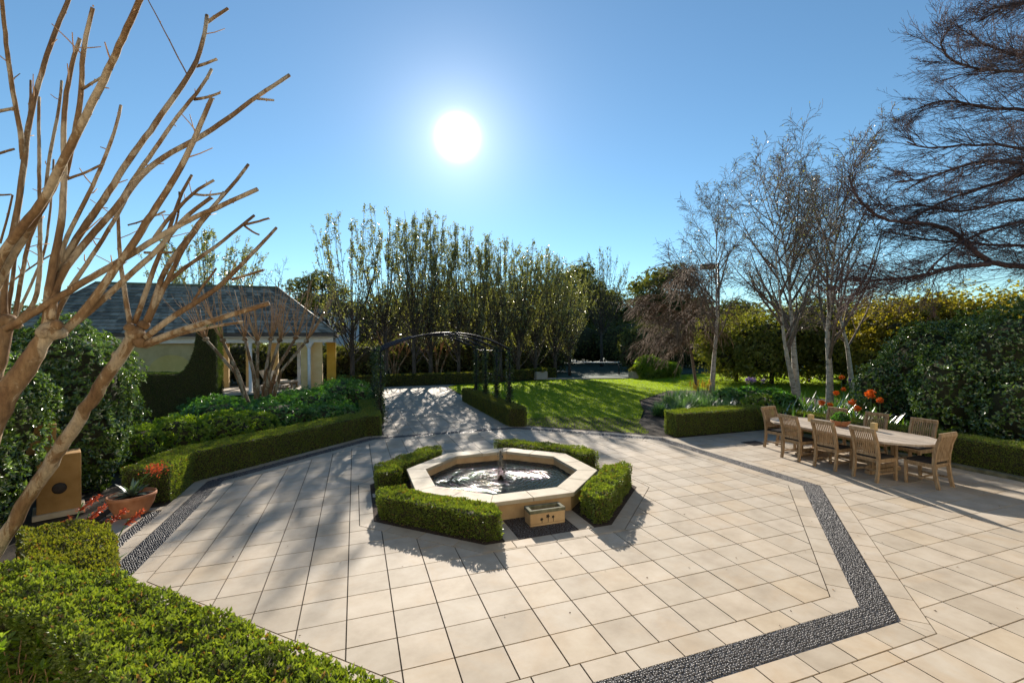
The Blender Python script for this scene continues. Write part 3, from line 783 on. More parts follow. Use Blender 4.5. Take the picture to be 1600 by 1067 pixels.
def make_chair():
    c = empty('dining_chair')
    for s in (-1, 1):
        rl = MB()
        zc = np.array([0, .2, .42, .60, .80, .97]); yc = np.array([-.285, -.245, -.225, -.235, -.275, -.335])
        for q in range(5):
            z0, z1, y0, y1 = zc[q], zc[q + 1], yc[q], yc[q + 1]; hw, hd = .0225, .027
            X0, X1 = s * .222 - hw, s * .222 + hw
            V = [(X0, y0 - hd, z0), (X1, y0 - hd, z0), (X1, y0 + hd, z0), (X0, y0 + hd, z0), (X0, y1 - hd, z1), (X1, y1 - hd, z1), (X1, y1 + hd, z1), (X0, y1 + hd, z1)]
            rl.add(V, [(0, 1, 5, 4), (1, 2, 6, 5), (2, 3, 7, 6), (3, 0, 4, 7)] + ([(0, 3, 2, 1)] if q == 0 else []) + ([(4, 5, 6, 7)] if q == 4 else []), .45 + .1 * s)
        rl.build('leg', M['teak'], c)
        fl = MB(); fl.box((s * .222, .215, .21), (.046, .046, .42)); fl.build('leg', M['teak'], c, bevel=.004)
    tr_ = MB(); tr_.box((0, -.335, .985), (.50, .042, .075), rx=-.16); tr_.build('top_rail', M['teak'], c, bevel=.01)
    lr = MB(); lr.box((0, -.226, .505), (.396, .028, .05)); lr.build('lower_rail', M['teak'], c)
    for k in range(10):
        x = -.175 + k * .0389; s_ = MB()
        zc = [.53, .66, .80, .955]; yc = [-.228, -.243, -.274, -.326]
        for q in range(3):
            V = [(x - .009, yc[q] - .007, zc[q]), (x + .009, yc[q] - .007, zc[q]), (x + .009, yc[q] + .007, zc[q]), (x - .009, yc[q] + .007, zc[q]),
                 (x - .009, yc[q + 1] - .007, zc[q + 1]), (x + .009, yc[q + 1] - .007, zc[q + 1]), (x + .009, yc[q + 1] + .007, zc[q + 1]), (x - .009, yc[q + 1] + .007, zc[q + 1])]
            s_.add(V, [(0, 1, 5, 4), (1, 2, 6, 5), (2, 3, 7, 6), (3, 0, 4, 7)], .2 + .6 * RNG.random())
        s_.build('back_slat', M['teak'], c)
    fr = MB()
    for s in (-1, 1): fr.box((s * .222, -.005, .395), (.028, .43, .055))
    fr.box((0, .22, .395), (.42, .026, .050)); fr.box((0, -.215, .395), (.42, .026, .050)); fr.build('seat_frame', M['teak'], c)
    sr = MB()
    for s in (-1, 1): sr.box((s * .222, -.015, .16), (.024, .43, .03))
    sr.box((0, -.02, .16), (.43, .026, .026)); sr.build('stretcher', M['teak'], c)
    se = MB(); se.box((0, 0, .428), (.47, .49, .018)); se.build('seat', M['teak'], c)
    pd = MB(); pd.box((0, .0, .457), (.42, .43, .036)); pd.build('seat_pad', M['pad'], c, bevel=.014)
    return c
ch = make_chair()
spots = [
    (10.25, 1.62, -90, 'teak slatted chair second from the far end on the terrace side of the table'),
    (10.24, .82, -90, 'middle teak slatted chair of the three on the terrace side of the table'),
    (10.22, -.02, -90, 'teak slatted chair nearest the camera on the terrace side, its whole back in view'),
    (10.72, -.60, 0, 'teak armless chair turned side on at the near right end of the table'),
    (10.72, 2.52, 180, 'teak chair at the far left end of the table against the hedge'),
    (11.72, 2.02, 90, 'far side chair behind the left candle, its back half hidden by the table'),
    (11.74, 1.10, 90, 'far side chair behind the right candle and the potted plant'),
    (11.74, .18, 90, 'far side chair by the bare end of the table with its back clear of pots')]
for k, (x, y, a_, lab) in enumerate(spots):
    o = ch if k == 0 else copy_tree(ch)
    o.location = (x, y, .001); o.rotation_euler = (0, 0, R(a_ + RNG.uniform(-5, 5)))
    tag(o, lab, 'chair', 'teak chairs round the dining table')
def candle(loc, lab):
    c = empty('candle', loc); tag(c, lab, 'candle', 'square candles on the dining table')
    b = MB(); b.box((0, 0, .085), (.10, .10, .17)); b.build('wax_block', M['wax'], c, bevel=.006)
    w = MB(); w.tube([(0, 0, .16), (.001, 0, .18), (.004, .002, .19)], .0025, 5); w.build('wick', M['iron'], c)
candle((11.05, 1.95, .752), 'square pale wax candle on the table nearer its far end')
candle((11.20, .62, .752), 'square pale wax candle on the table right of the potted plant')

def bowl(name, loc, r, h, lab, cat='pot'):
    c = empty(name, loc); tag(c, lab, cat)
    b = MB(); b.lathe([(.001, .0), (r * .62, .0), (r * .66, .02), (r * .88, h * .5), (r * .96, h * .82), (r * 1.0, h * .86), (r * 1.0, h), (r * .93, h), (r * .9, h * .85), (r * .5, h * .8)], 28); b.build('bowl', M['terra'], c)
    s = MB(); s.lathe([(.001, h * .84), (r * .5, h * .85), (r * .905, h * .82)], 20); s.build('potting_soil', M['soil'], c)
    return c
tpot = bowl('planted_bowl', (11.10, 1.27, .752), .2, .13, 'low terracotta bowl planted with small leafy plant in the middle of the table')
pl = MB(); pts = np.array([.16, .16, .1]) * rvec(160) * (RNG.random((160, 1)) ** .4); pts[:, 2] = abs(pts[:, 2]) * 1.6 + .12
rosettes(pl, pts, unit(pts - np.array([0, 0, .1])), 5, .07, .03); pl.build('foliage', M['gard'], tpot)

ap_ = bowl('agave_pot', (-2.93, 2.93, 0), .33, .34, 'wide terracotta bowl holding silver agave at the foot of the camellia')
ag = MB()
for k in range(46):
    t0 = RNG.random() * 6.28; e = RNG.uniform(.35, 1.2); L = RNG.uniform(.22, .42)
    d0 = np.array([math.cos(t0) * math.cos(e), math.sin(t0) * math.cos(e), math.sin(e)])
    s0 = np.cross(d0, [0, 0, 1]); s0 /= np.linalg.norm(s0)
    P_ = [np.array([0, 0, .29]) + d0 * L * f + np.array([0, 0, -.10 * f * f]) for f in (0, .35, .7, 1)]
    Wd = [.022, .028, .018, .001]
    V = []
    for p, w in zip(P_, Wd): V += [p - s0 * w, p + s0 * w]
    ag.add(V, [(0, 1, 3, 2), (2, 3, 5, 4), (4, 5, 7, 6)], RNG.random())
ag.build('agave_leaves', M['agave'], ap_)
for k in range(4):
    p0 = np.array([.05 * k - .05, 0, .3]); d0 = np.array([RNG.uniform(.1, .9), RNG.uniform(-.3, .3), 1.0])
    s_ = MB(); s_.tube([p0, p0 + d0 * .25, p0 + d0 * .42 + np.array([.08, 0, -.02])], [.006, .005, .004], 5)
    fl = MB(); pts = p0 + d0 * .42 + np.array([.08, 0, -.02]) + RNG.normal(0, .045, (40, 3)); leaves(fl, pts, .05, .016, np.array([.6, 0, .4]), .7)
    q = fl.build('flower_spike', M['red'], ap_); s_.build('stem', M['strap'], q)

# coral flower spikes of the aloes behind the hedge block
for k, (px, py, z, lab) in enumerate(((145, 792, .80, 'coral red flower spike leaning left of the terracotta bowl'), (178, 800, .72, 'brightest coral red flower spike just in front of the terracotta bowl'),
                                      (206, 802, .66, 'coral red flower spike below the rim of the terracotta bowl'), (88, 815, .74, 'lone red flower spike at the foot of the ochre pier'), (135, 772, .95, 'tallest red flower spike against the ochre pier side'))):
    tip = G(px, py, z); b0 = np.array([tip[0] - .34, tip[1] + .02, 0])
    al = empty('aloe_plant', b0); tag(al, lab, 'flower', 'aloes beside the pot')
    dv = (tip - b0); s_ = MB(); s_.tube([(0, 0, 0), dv * .5 + np.array([.01, 0, .02]), dv * .9], [.010, .008, .006], 5); s_.build('stem', M['strap'], al)
    fl = MB(); t_ = RNG.random(90); pts = dv * .8 + np.c_[t_ * .17, t_ * .04, t_ * .15] + RNG.normal(0, .014, (90, 3))
    leaves(fl, pts, .04, .013, np.array([.5, 0, .1]), .8); fl.tube([dv * .8, dv * .8 + np.array([.085, .02, .075]), dv * .8 + np.array([.17, .04, .15])], [.014, .012, .006], 5); fl.build('flower_head', M['red'], al)
    lv = MB(); n_ = 26; d_ = unit(np.c_[RNG.normal(0, 1, (n_, 2)), RNG.uniform(.5, 1.6, n_)]); leaves(lv, np.zeros((n_, 3)), .26, .045, d_, .1, None, 0, .15); lv.build('leaf_rosette', M['agave'], al)

# ------------------------------------------------------------------ ochre pier with round vent
pr = empty('garden_pier', (-4.12, 3.45, 0), R(26)); tag(pr, 'ochre rendered garden pier with one round black vent beneath the camellia', 'pier')
b = MB(); b.box((0, 0, .50), (.52, .5, 1.0)); b.build('shaft', M['ochre'], pr, bevel=.012)
b = MB(); b.box((0, 0, .045), (.62, .6, .09)); b.build('plinth', M['coping'], pr, bevel=.01)
b = MB(); b.lathe([(.001, 0), (.075, 0), (.085, .006), (.09, .016), (.09, .03)], 24)
for v in range(len(b.v)): b.v[v] = np.c_[b.v[v][:, 0], -b.v[v][:, 2] * -1 - .268, b.v[v][:, 1] + .46]
b.build('vent', M['hole'], pr)
b = MB(); b.box((-.2, 0, 1.27), (.34, .36, .46)); b.build('upper_block', M['ochre'], pr, bevel=.01)

# ------------------------------------------------------------------ arch
arch = empty('garden_arch', (0, 0, 0)); tag(arch, 'black iron rose arch of curved hoops spanning the garden walk', 'arch')
XL, XR, ZS, ZA = 1.34, 5.78, 2.52, 3.12
hoops = (9.35, 10.9, 12.5, 14.1)
for Y in hoops:
    hb = MB()
    for dy in (-.09, .09):
        x = np.linspace(XL, XR, 25); u_ = (x - XL) / (XR - XL) * 2 - 1
        z = ZS + (ZA - ZS) * (1 - abs(u_) ** 2.1)
        hb.tube(np.c_[x, np.full(25, Y + dy), z], .024, 6)
        for X in (XL, XR): hb.tube([(X, Y + dy, 0), (X, Y + dy, ZS + .02)], .024, 6)
    for u_ in np.linspace(-.9, .9, 9):
        xx = (XL + XR) / 2 + u_ * (XR - XL) / 2; zz_ = ZS + (ZA - ZS) * (1 - abs(u_) ** 2.1)
        hb.tube([(xx, Y - .09, zz_), (xx, Y + .09, zz_)], .010, 5)
    for X in (XL, XR):
        for z in np.arange(.4, 2.5, .42): hb.tube([(X, Y - .09, z), (X, Y + .09, z)], .010, 5)
    hb.build('hoop', M['iron'], arch)
rb = MB()
for X, z in ((XL, 1.5), (XR, 1.5), (XL, 2.45), (XR, 2.45)): rb.tube([(X, hoops[0], z), (X, hoops[-1], z)], .012, 5)
for u_ in (-.55, 0, .55):
    xx = (XL + XR) / 2 + u_ * (XR - XL) / 2; rb.tube([(xx, hoops[0], ZS + (ZA - ZS) * (1 - abs(u_) ** 2.1)), (xx, hoops[-1], ZS + (ZA - ZS) * (1 - abs(u_) ** 2.1))], .012, 5)
rb.build('tie_rail', M['iron'], arch)
for side, X in (('l', XL), ('r', XR)):
    for Y in hoops:
        vn = MB(); lv = MB()
        for q in range(4):
            t_ = np.linspace(0, 1, 16); ph = RNG.random() * 6.28; top_ = RNG.uniform(1.7, 2.6)
            P_ = np.c_[X + .07 * np.sin(t_ * 11 + ph), Y + .11 * np.cos(t_ * 9 + ph), t_ * top_]
            vn.tube(P_, np.linspace(.014, .006, 16), 4)
            m_ = 340 if side == 'l' else 380
            pp = P_[RNG.integers(2, 16, m_)] + RNG.normal(0, .06 if side == 'l' else .05, (m_, 3)); leaves(lv, pp, .07, .045)
        v_ = vn.build('climbing_stem', M['bark'], arch); lv.build('vine_foliage', M['vine'], v_)

# ------------------------------------------------------------------ pavilion
pv = empty('pavilion', (-7.5, 25.5, 0)); tag(pv, 'open garden pavilion with hipped slate roof, beige piers and white beam', 'pavilion')
ox, oy = -7.5, 25.5
def L_(p): return (p[0] - ox, p[1] - oy, p[2])
ex0, ex1, ey0, ey1, ez = -15.6, -.55, 22.55, 28.6, 3.45
rz_, rx0, rx1, ry = 6.35, -13.2, -4.0, 25.6
# shingled slopes: overlapping courses, each a thin stepped board of separate tabs
def slope(mb, e0, e1, r0, r1, rows=15, tabw=.36):
    e0, e1, r0, r1 = map(np.array, (e0, e1, r0, r1))
    nrm_ = np.cross(e1 - e0, (r0 + r1) / 2 - (e0 + e1) / 2); nrm_ = nrm_ / np.linalg.norm(nrm_)
    if nrm_[2] < 0: nrm_ = -nrm_
    mb.add([e0, e1, r1, r0], [(0, 1, 2, 3)], .5)
    for k in range(rows):
        f0, f1 = k / rows, min(1, (k + 1.12) / rows)
        A0, B0 = e0 + (r0 - e0) * f0, e1 + (r1 - e1) * f0; A1, B1 = e0 + (r0 - e0) * f1, e1 + (r1 - e1) * f1
        ln = np.linalg.norm(B0 - A0); n_ = max(1, int(ln / tabw)); off = (k % 2) * .5
        for s in range(n_ + 1):
            u0, u1 = max(0, (s - off) / n_), min(1, (s + 1 - off) / n_)
            if u1 - u0 < .15 / n_: continue
            g = .012 / ln
            lo0, lo1 = A0 + (B0 - A0) * (u0 + g), A0 + (B0 - A0) * (u1 - g)
            hi0, hi1 = A1 + (B1 - A1) * (u0 + g), A1 + (B1 - A1) * (u1 - g)
            d0, d1 = nrm_ * .055, nrm_ * .006
            V = [lo0 + d0, lo1 + d0, hi1 + d1, hi0 + d1, lo0 + nrm_ * .002, lo1 + nrm_ * .002]
            mb.add(V, [(0, 1, 2, 3), (4, 5, 1, 0)], RNG.random())
rf = MB()
E = [L_(p) for p in ((ex0, ey0, ez), (ex1, ey0, ez), (ex1, ey1, ez), (ex0, ey1, ez))]; RD = [L_((rx0, ry, rz_)), L_((rx1, ry, rz_))]
slope(rf, E[0], E[1], RD[0], RD[1]); slope(rf, E[1], E[2], RD[1], RD[1]); slope(rf, E[2], E[3], RD[1], RD[0]); slope(rf, E[3], E[0], RD[0], RD[0])
ro = rf.build('roof', M['slate'], pv)
rc = MB(); rc.tube([np.array(RD[0]) + (0, 0, .03), np.array(RD[1]) + (0, 0, .03)], .09, 6)
rc.build('ridge_cap', M['mossy'], ro)
hc = MB()
for e, r_ in ((0, 0), (1, 1), (2, 1), (3, 0)): hc.tube([np.array(E[e]) + (0, 0, .03), np.array(RD[r_]) + (0, 0, .03)], .06, 6)
hc.build('hip_cap', M['slate'], ro)
fs = MB()
for (a_, b_) in ((0, 1), (1, 2), (2, 3), (3, 0)):
    p, q = np.array(E[a_]), np.array(E[b_]); c = (p + q) / 2; d_ = q - p; ln = np.linalg.norm(d_)
    fs.box((c[0], c[1], c[2] - .09), (ln + .1, .09, .16), rz=math.atan2(d_[1], d_[0]))
fs.build('gutter', M['fascia'], pv)
sf = MB(); sf.box(L_(((ex0 + ex1) / 2, (ey0 + ey1) / 2, ez - .20)), (ex1 - ex0 - .2, ey1 - ey0 - .2, .04)); sf.build('soffit', M['white'], pv)
bmB = MB(); bmB.box(L_((-7.4, 23.35, 3.08)), (13.4, .22, .30)); bmB.box(L_((-7.4, 27.4, 3.08)), (13.4, .22, .30)); bmB.box(L_((-.85, 25.38, 3.08)), (.2, 3.82, .30)); bmB.build('beam', M['white'], pv)
for x0, x1, y, hh, mt, nm in ((-2.45, -1.86, 23.35, 2.92, 'render', 'pier'), (-1.86, -1.30, 23.5, 2.92, 'render', 'pier'), (-1.25, -.68, 27.1, 2.92, 'yellow', 'pier')):
    p = MB(); p.box(L_(((x0 + x1) / 2, y, hh / 2)), (x1 - x0, .46, hh)); p.build(nm, M[mt], pv)
p = MB(); p.tube([L_((-2.0, 23.0, 2.6)), L_((-2.0, 23.0, 0))], .085, 8); p.lathe([(.085, 2.55), (.16, 2.72), (.26, 2.86), (.26, 2.92)], 12, L_((-2.0, 23.0, 0))); p.build('downpipe', M['white'], pv)
for x, y, mt, w in ((-7.0, 23.35, 'white', .18), (-7.25, 27.3, 'render', .34), (-5.95, 27.3, 'render', .30), (-4.45, 27.3, 'render', .42), (-3.0, 27.3, 'white', .2), (-5.1, 23.3, 'white', .16)):
    p = MB(); p.box(L_((x, y, 1.46)), (w, w, 2.92)); p.build('column', M[mt], pv)
wl_ = MB(); wl_.box(L_((-10.9, 23.7, 1.46)), (6.9, .25, 2.92)); wl_.build('wall', M['olive'], pv)
ni = MB(); t_ = np.linspace(0, math.pi, 13); poly = [(-9.0 + 1.05 * math.cos(a), 1.35 + .95 * math.sin(a)) for a in t_] + [(-10.05, .2), (-7.95, .2)]  # yellow arched reflection on the wall, put into the colour of this shape
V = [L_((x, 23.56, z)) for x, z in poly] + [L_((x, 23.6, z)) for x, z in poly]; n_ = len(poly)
ni.add(V, [tuple(range(n_ - 1, -1, -1))]); ni.ch.append((np.array([(i, (i + 1) % n_, (i + 1) % n_ + n_, i + n_) for i in range(n_)]), 0, False)); ni.build('reflection_panel', M['arch_reflection'], pv)
wn_ = MB(); wn_.box(L_((-11.5, 23.55, 1.5)), (.12, .06, 2.4)); wn_.build('door_frame', M['white'], pv)
flr = MB(); flr.box(L_((-7.6, 25.4, .06)), (13.9, 5.0, .12)); flr.build('floor', M['drive'], pv)

def lounger(x, y, rz, lab):
    c = empty('sun_lounger', (x, y, .12), rz); tag(c, lab, 'sun lounger', 'loungers under the pavilion roof')
    f = MB(); f.box((0, 0, .30), (.62, 1.25, .06)); f.build('frame', M['teak'], c)
    for sx in (-1, 1):
        for sy in (-1, 1): l_ = MB(); l_.box((sx * .26, sy * .55, .135), (.06, .06, .27)); l_.build('leg', M['teak'], c)
    m = MB(); m.box((0, 0, .385), (.6, 1.22, .11)); m.build('cushion', M['canvas'], c, bevel=.03)
    b_ = MB(); b_.box((0, .86, .68), (.6, .12, .86), rx=-.62); b_.build('backrest', M['canvas'], c, bevel=.03)
lounger(-3.55, 25.5, R(62), 'cream cushioned sun lounger with raised back nearer the corner pier')
lounger(-4.15, 26.4, R(62), 'cream sun lounger with raised back further inside the pavilion')
pp = bowl('flower_pot', (-4.15, 24.2, .42), .24, .22, 'small terracotta pot on the low table under the pavilion')
lt = empty('low_table', (-4.0, 24.2, .12)); tag(lt, 'low timber table holding a pot under the pavilion', 'table')
b = MB(); b.box((0, 0, .265), (1.5, .7, .05)); b.build('tabletop', M['teaktop'], lt)
for sx in (-1, 1):
    for sy in (-1, 1): b = MB(); b.box((sx * .66, sy * .28, .12), (.06, .06, .24)); b.build('leg', M['teak'], lt)

hs = empty('house', (-3.5, 52, 0)); tag(hs, 'distant two storey white house with dark hipped roof beyond the pavilion', 'house')
b = MB(); b.box((0, 0, 3.1), (9, 8, 6.2)); b.build('wall', M['housewall'], hs)
b = MB(); E2 = [(-5, -4.6, 6.2), (5, -4.6, 6.2), (5, 4.6, 6.2), (-5, 4.6, 6.2), (-1.5, 0, 8.8), (1.5, 0, 8.8)]
b.add(E2, [(0, 1, 5, 4), (2, 3, 4, 5)]); b.ch.append((np.array([(1, 2, 5), (3, 0, 4)]), 0, False)); b.ch.append((np.array([(3, 2, 1, 0)]), 0, False)); b.build('roof', M['slate'], hs)
for x in (-2.6, 0, 2.6):
    for z in (1.6, 4.6): 
        f = MB(); f.box((x, -4.02, z), (1.3, .08, 1.5)); fo_ = f.build('window', M['white'], hs); g = MB(); g.box((x, -4.07, z), (1.1, .04, 1.3)); g.build('pane', M['glass'], fo_)
# ------------------------------------------------------------------ shrubs
def blob_pts(n, c, s, bump=.16, seed=0, zmin=0.0, shell=.75):
    d = rvec(n); r = 1 + bump * lump(d * 1.6, 2.2, seed) + bump * .5 * lump(d * 4, 2.0, seed + 3)
    k = r * (shell + (1 - shell) * RNG.random(n) ** .5)
    P = d * k[:, None] * np.array(s) + np.array(c)
    ok = P[:, 2] > zmin
    return P[ok], unit(d[ok] / np.array(s))
def shrub(name, loc, lobes, label, cat, mat, n=1500, k=5, L=.07, W=.035, group=None, shell=.8, core=.78, spread=.9, twigs=True, bump=.16):
    """lobes: (cx, cy, cz, sx, sy, sz); foliage of leaf rosettes round twiggy wood"""
    t = empty(name, loc); tag(t, label, cat, group)
    f = MB(); tot = sum(l[3] * l[4] + l[5] * (l[3] + l[4]) for l in lobes)
    for q, l in enumerate(lobes):
        m = int(n * (l[3] * l[4] + l[5] * (l[3] + l[4])) / tot)
        P, O = blob_pts(m, l[:3], l[3:], bump, q * 1.7 + loc[0], .02, shell)
        rosettes(f, P, unit(O + np.array([0, 0, .35])), k, L, W, spread)
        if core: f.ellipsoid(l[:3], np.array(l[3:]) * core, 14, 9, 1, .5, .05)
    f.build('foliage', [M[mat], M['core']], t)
    if twigs:
        w = MB()
        for l in lobes:
            for q in range(6):
                d = unit(np.array([RNG.normal(0, .5), RNG.normal(0, .5), 1.0])); e = np.array(l[:3]) + d * np.array(l[3:]) * .8
                w.tube([(l[0] * .6, l[1] * .6, -.04), (np.array(l[:3]) * np.array([.9, .9, .6])), e], [.02, .012, .005], 5)
        w.build('stems', M['bark'], t)
    return t

shrub('camellia_bush', (-4.95, 5.2, 0), [(0, 0, 1.75, 1.2, 1.0, 1.55), (-.6, .3, 1.3, 1.0, .9, 1.25), (.45, -.45, .95, .8, .75, .95)],
      'tall rounded glossy camellia bush behind the leaning myrtle trunks', 'bush', 'cam', 10500, 5, .078, .042, shell=.85)
shrub('camellia_bush', (-5.0, 3.0, 0), [(0, 0, 1.5, .95, .8, 1.35), (.1, -.55, .8, .8, .6, .8), (-.4, -1.2, .8, .8, .7, .9)],
      'glossy camellia bush at the left edge in front of the ochre pier', 'bush', 'cam', 7200, 5, .07, .038, shell=.85)
shrub('lime_leafed_shrub', (-3.35, 7.3, 0), [(-.35, 0, .42, .75, .7, .58), (.5, .75, .42, .75, .7, .55), (-.9, -.75, .42, .62, .6, .55), (1.05, 1.45, .36, .7, .6, .48)], 'bright green rounded shrub between the yew hedge and the long box hedge', 'shrub', 'sage', 4200, 6, .075, .034, shell=.85)
for k, (x, y, s, hgt, lab) in enumerate(((-1.75, 10.0, 1.06, 0.95, 'dark green gardenia shrub at the foot of the bare multi stemmed myrtle'), (-.75, 11.4, 1.06, 1.10, 'gardenia shrub just right of the bare myrtle stems'), (-3.6, 11.0, 1.12, 0.95, 'gardenia shrub left of the bare myrtle stems below the yew hedge'),
                                       (-.05, 13.2, 1.12, 1.25, 'gardenia shrub between the pavilion corner pier and the arch'), (-1.35, 14.2, 1.18, 0.95, 'gardenia shrub below the paired pavilion piers'), (-3.1, 15.4, 1.23, 0.62, 'gardenia shrub in front of the pavilion loungers'),
                                       (.1, 15.9, 1.06, 1.25, 'tallest gardenia shrub beside the left leg of the arch'), (-2.2, 12.2, 0.90, 0.85, 'small gardenia shrub behind the myrtle stems'), (-4.4, 13.6, 1.01, 0.85, 'gardenia shrub at the near end of the yew hedge'), (-.2, 9.6, 0.90, 0.85, 'low gardenia shrub against the long box hedge'))):
    shrub('gardenia_shrub', (x, y, 0), [(0, 0, hgt * .45, s, s * .85, hgt * .55), (s * .5, -.3, hgt * .4, s * .6, s * .6, hgt * .5), (-s * .45, .2, hgt * .42, s * .6, s * .6, hgt * .52)], lab, 'shrub', 'gard', 1700, 6, .095, .042, 'gardenias below the pavilion', bump=.3)
# clipped yew with a swept end
def yew_h(x, y):
    x = np.asarray(x, dtype=float)
    u = np.clip((x + 6.15) / .75, 0, 1)
    return 1.68 - .03 * (x + 6) + 1.92 * (1 - np.sqrt(1 - u * u * .995)) * 1.07
yx = [-9.6] + list(np.linspace(-6.15, -5.4, 12)) + [-4.7]
yp = [(x, 15.0) for x in yx] + [(x, 15.9) for x in yx[::-1]]
hedge('yew_hedge', yp, yew_h, 'dark clipped yew hedge sweeping up into a tall squared end', dens=1500, L=.05, W=.022, mat='yew', strip=True)
# feathery plants in the bottom left corner
for k, (px, py, z, lab) in enumerate(((15, 985, .62, 'loose leafy shrub at the left edge below the near hedge'), (205, 1055, .55, 'broad leaved bright green plant at the bottom edge behind the near hedge'), (85, 1062, .45, 'small leafy seedling at the bottom edge left of the broad leaved plant'), (40, 1060, .4, 'leafy shoots in the bottom left corner'))):
    b0 = G(px, py, z); w = MB(); f = MB()
    t = empty('leafy_plant', (b0[0], b0[1], 0)); tag(t, lab, 'plant')
    for q in range(9):
        d = np.array([RNG.normal(0, .16), RNG.normal(0, .16), z * RNG.uniform(.8, 1.15)])
        w.tube([(0, 0, -.03), d * .5 + RNG.normal(0, .02, 3), d], [.006, .005, .003], 4)
        u_ = RNG.uniform(.55, 1.02, 7)[:, None]
        P = d * u_ + RNG.normal(0, .01, (7, 3)); rosettes(f, P, unit(d + rvec(7) * .2), 4, .075, .036, .8)
    f.build('leaves', M['sage'], t); w.build('stems', M['twigtan'], t)

# ------------------------------------------------------------------ branching
def grow(p, d, L, r, lvl, P, out):
    n = P['seg'][lvl]; st = L / n; pts = [np.array(p, float)]; d = np.array(d, float)
    tr_ = P['trop'][lvl]; wob = P['wob'][lvl]; bias = P.get('bias')
    for i in range(n):
        d = d + RNG.normal(0, wob, 3) + np.array([0, 0, tr_])
        if bias is not None and lvl > 0: d = d + np.array(bias) * .04
        d = d / np.linalg.norm(d); pts.append(pts[-1] + d * st)
    pts = np.array(pts); rad = r * np.linspace(1, P['tap'][lvl], n + 1)
    out[lvl].append((pts, rad))
    if lvl + 1 >= len(P['n']) + 1 or lvl >= len(P['n']): return
    m = P['n'][lvl]; m = RNG.poisson(m) if m < 20 else m
    for k in range(max(1, m)):
        t = P['t0'][lvl] + (1 - P['t0'][lvl]) * (k + RNG.random()) / max(1, m); t = min(t, .98)
        i = min(int(t * n), n - 1); f = t * n - i
        q = pts[i] * (1 - f) + pts[i + 1] * f; dd = pts[i + 1] - pts[i]; dd /= np.linalg.norm(dd)
        sd = np.cross(dd, RNG.normal(0, 1, 3)); sd /= np.linalg.norm(sd) + 1e-9
        if 'flat' in P: sd[2] *= P['flat']; 
        a = R(P['ang'][lvl]) * RNG.uniform(.7, 1.25); nd = dd * math.cos(a) + sd * math.sin(a)
        LL = P['len'][lvl] * L * (1 - P['fall'][lvl] * t) * RNG.uniform(.7, 1.2)
        grow(q, nd, LL, max(rad[i] * P['rr'][lvl], P.get('rmin', .004)), lvl + 1, P, out)
def branches_mesh(out, lv, sides, minr=0):
    mb = MB()
    for l in lv:
        for pts, rad in out[l]: mb.tube(pts, np.maximum(rad, minr), sides[l], cap=(l == 0))
    return mb
def along(out, lv, per, lo=.2):
    Q, D = [], []
    for l in lv:
        for pts, rad in out[l]:
            n = len(pts) - 1
            t = lo + (1 - lo) * RNG.random(per); i = np.minimum((t * n).astype(int), n - 1); f = (t * n - i)[:, None]
            Q.append(pts[i] * (1 - f) + pts[i + 1] * f); D.append(unit(pts[i + 1] - pts[i]))
    return np.vstack(Q), np.vstack(D)

# row of upright ornamental pears: four individuals modelled, the rest copied
PEAR = dict(seg=[7, 8, 5, 3], trop=[.03, .085, .07, .05], wob=[.03, .05, .07, .1], tap=[.30, .2, .3, .4], n=[15, 11, 4], t0=[.17, .15, .2], ang=[34, 30, 34], len=[.72, .36, .5], fall=[.42, .5, .3], rr=[.42, .42, .5], rmin=.008)
def pear(name, H, leafn, label, cat='tree', mat='pear', lsz=.12, P=PEAR, lowfill=0, bark='bark', mr=.009):
    t = empty(name); tag(t, label, cat)
    out = [[], [], [], []]
    grow((0, 0, -.05), (RNG.normal(0, .02), RNG.normal(0, .02), 1), H * .93, H * .0145, 0, P, out)
    branches_mesh(out, [0], [8]).build('trunk', M[bark], t)
    branches_mesh(out, [1, 2, 3], [0, 5, 4, 3], mr).build('branches', M[bark], t)
    f = MB(); Q, D = along(out, [2, 3], leafn, .1)
    Q = Q + RNG.normal(0, .05, Q.shape)
    leaves(f, Q, lsz, lsz * .62, D, 1.2)
    if lowfill:
        Q, D = along(out, [1, 2], lowfill, .05); Q = Q[Q[:, 2] < H * .62]; Q = Q + RNG.normal(0, .16, Q.shape); leaves(f, Q, lsz, lsz * .62)
    f.build('crown', M[mat], t)
    return t
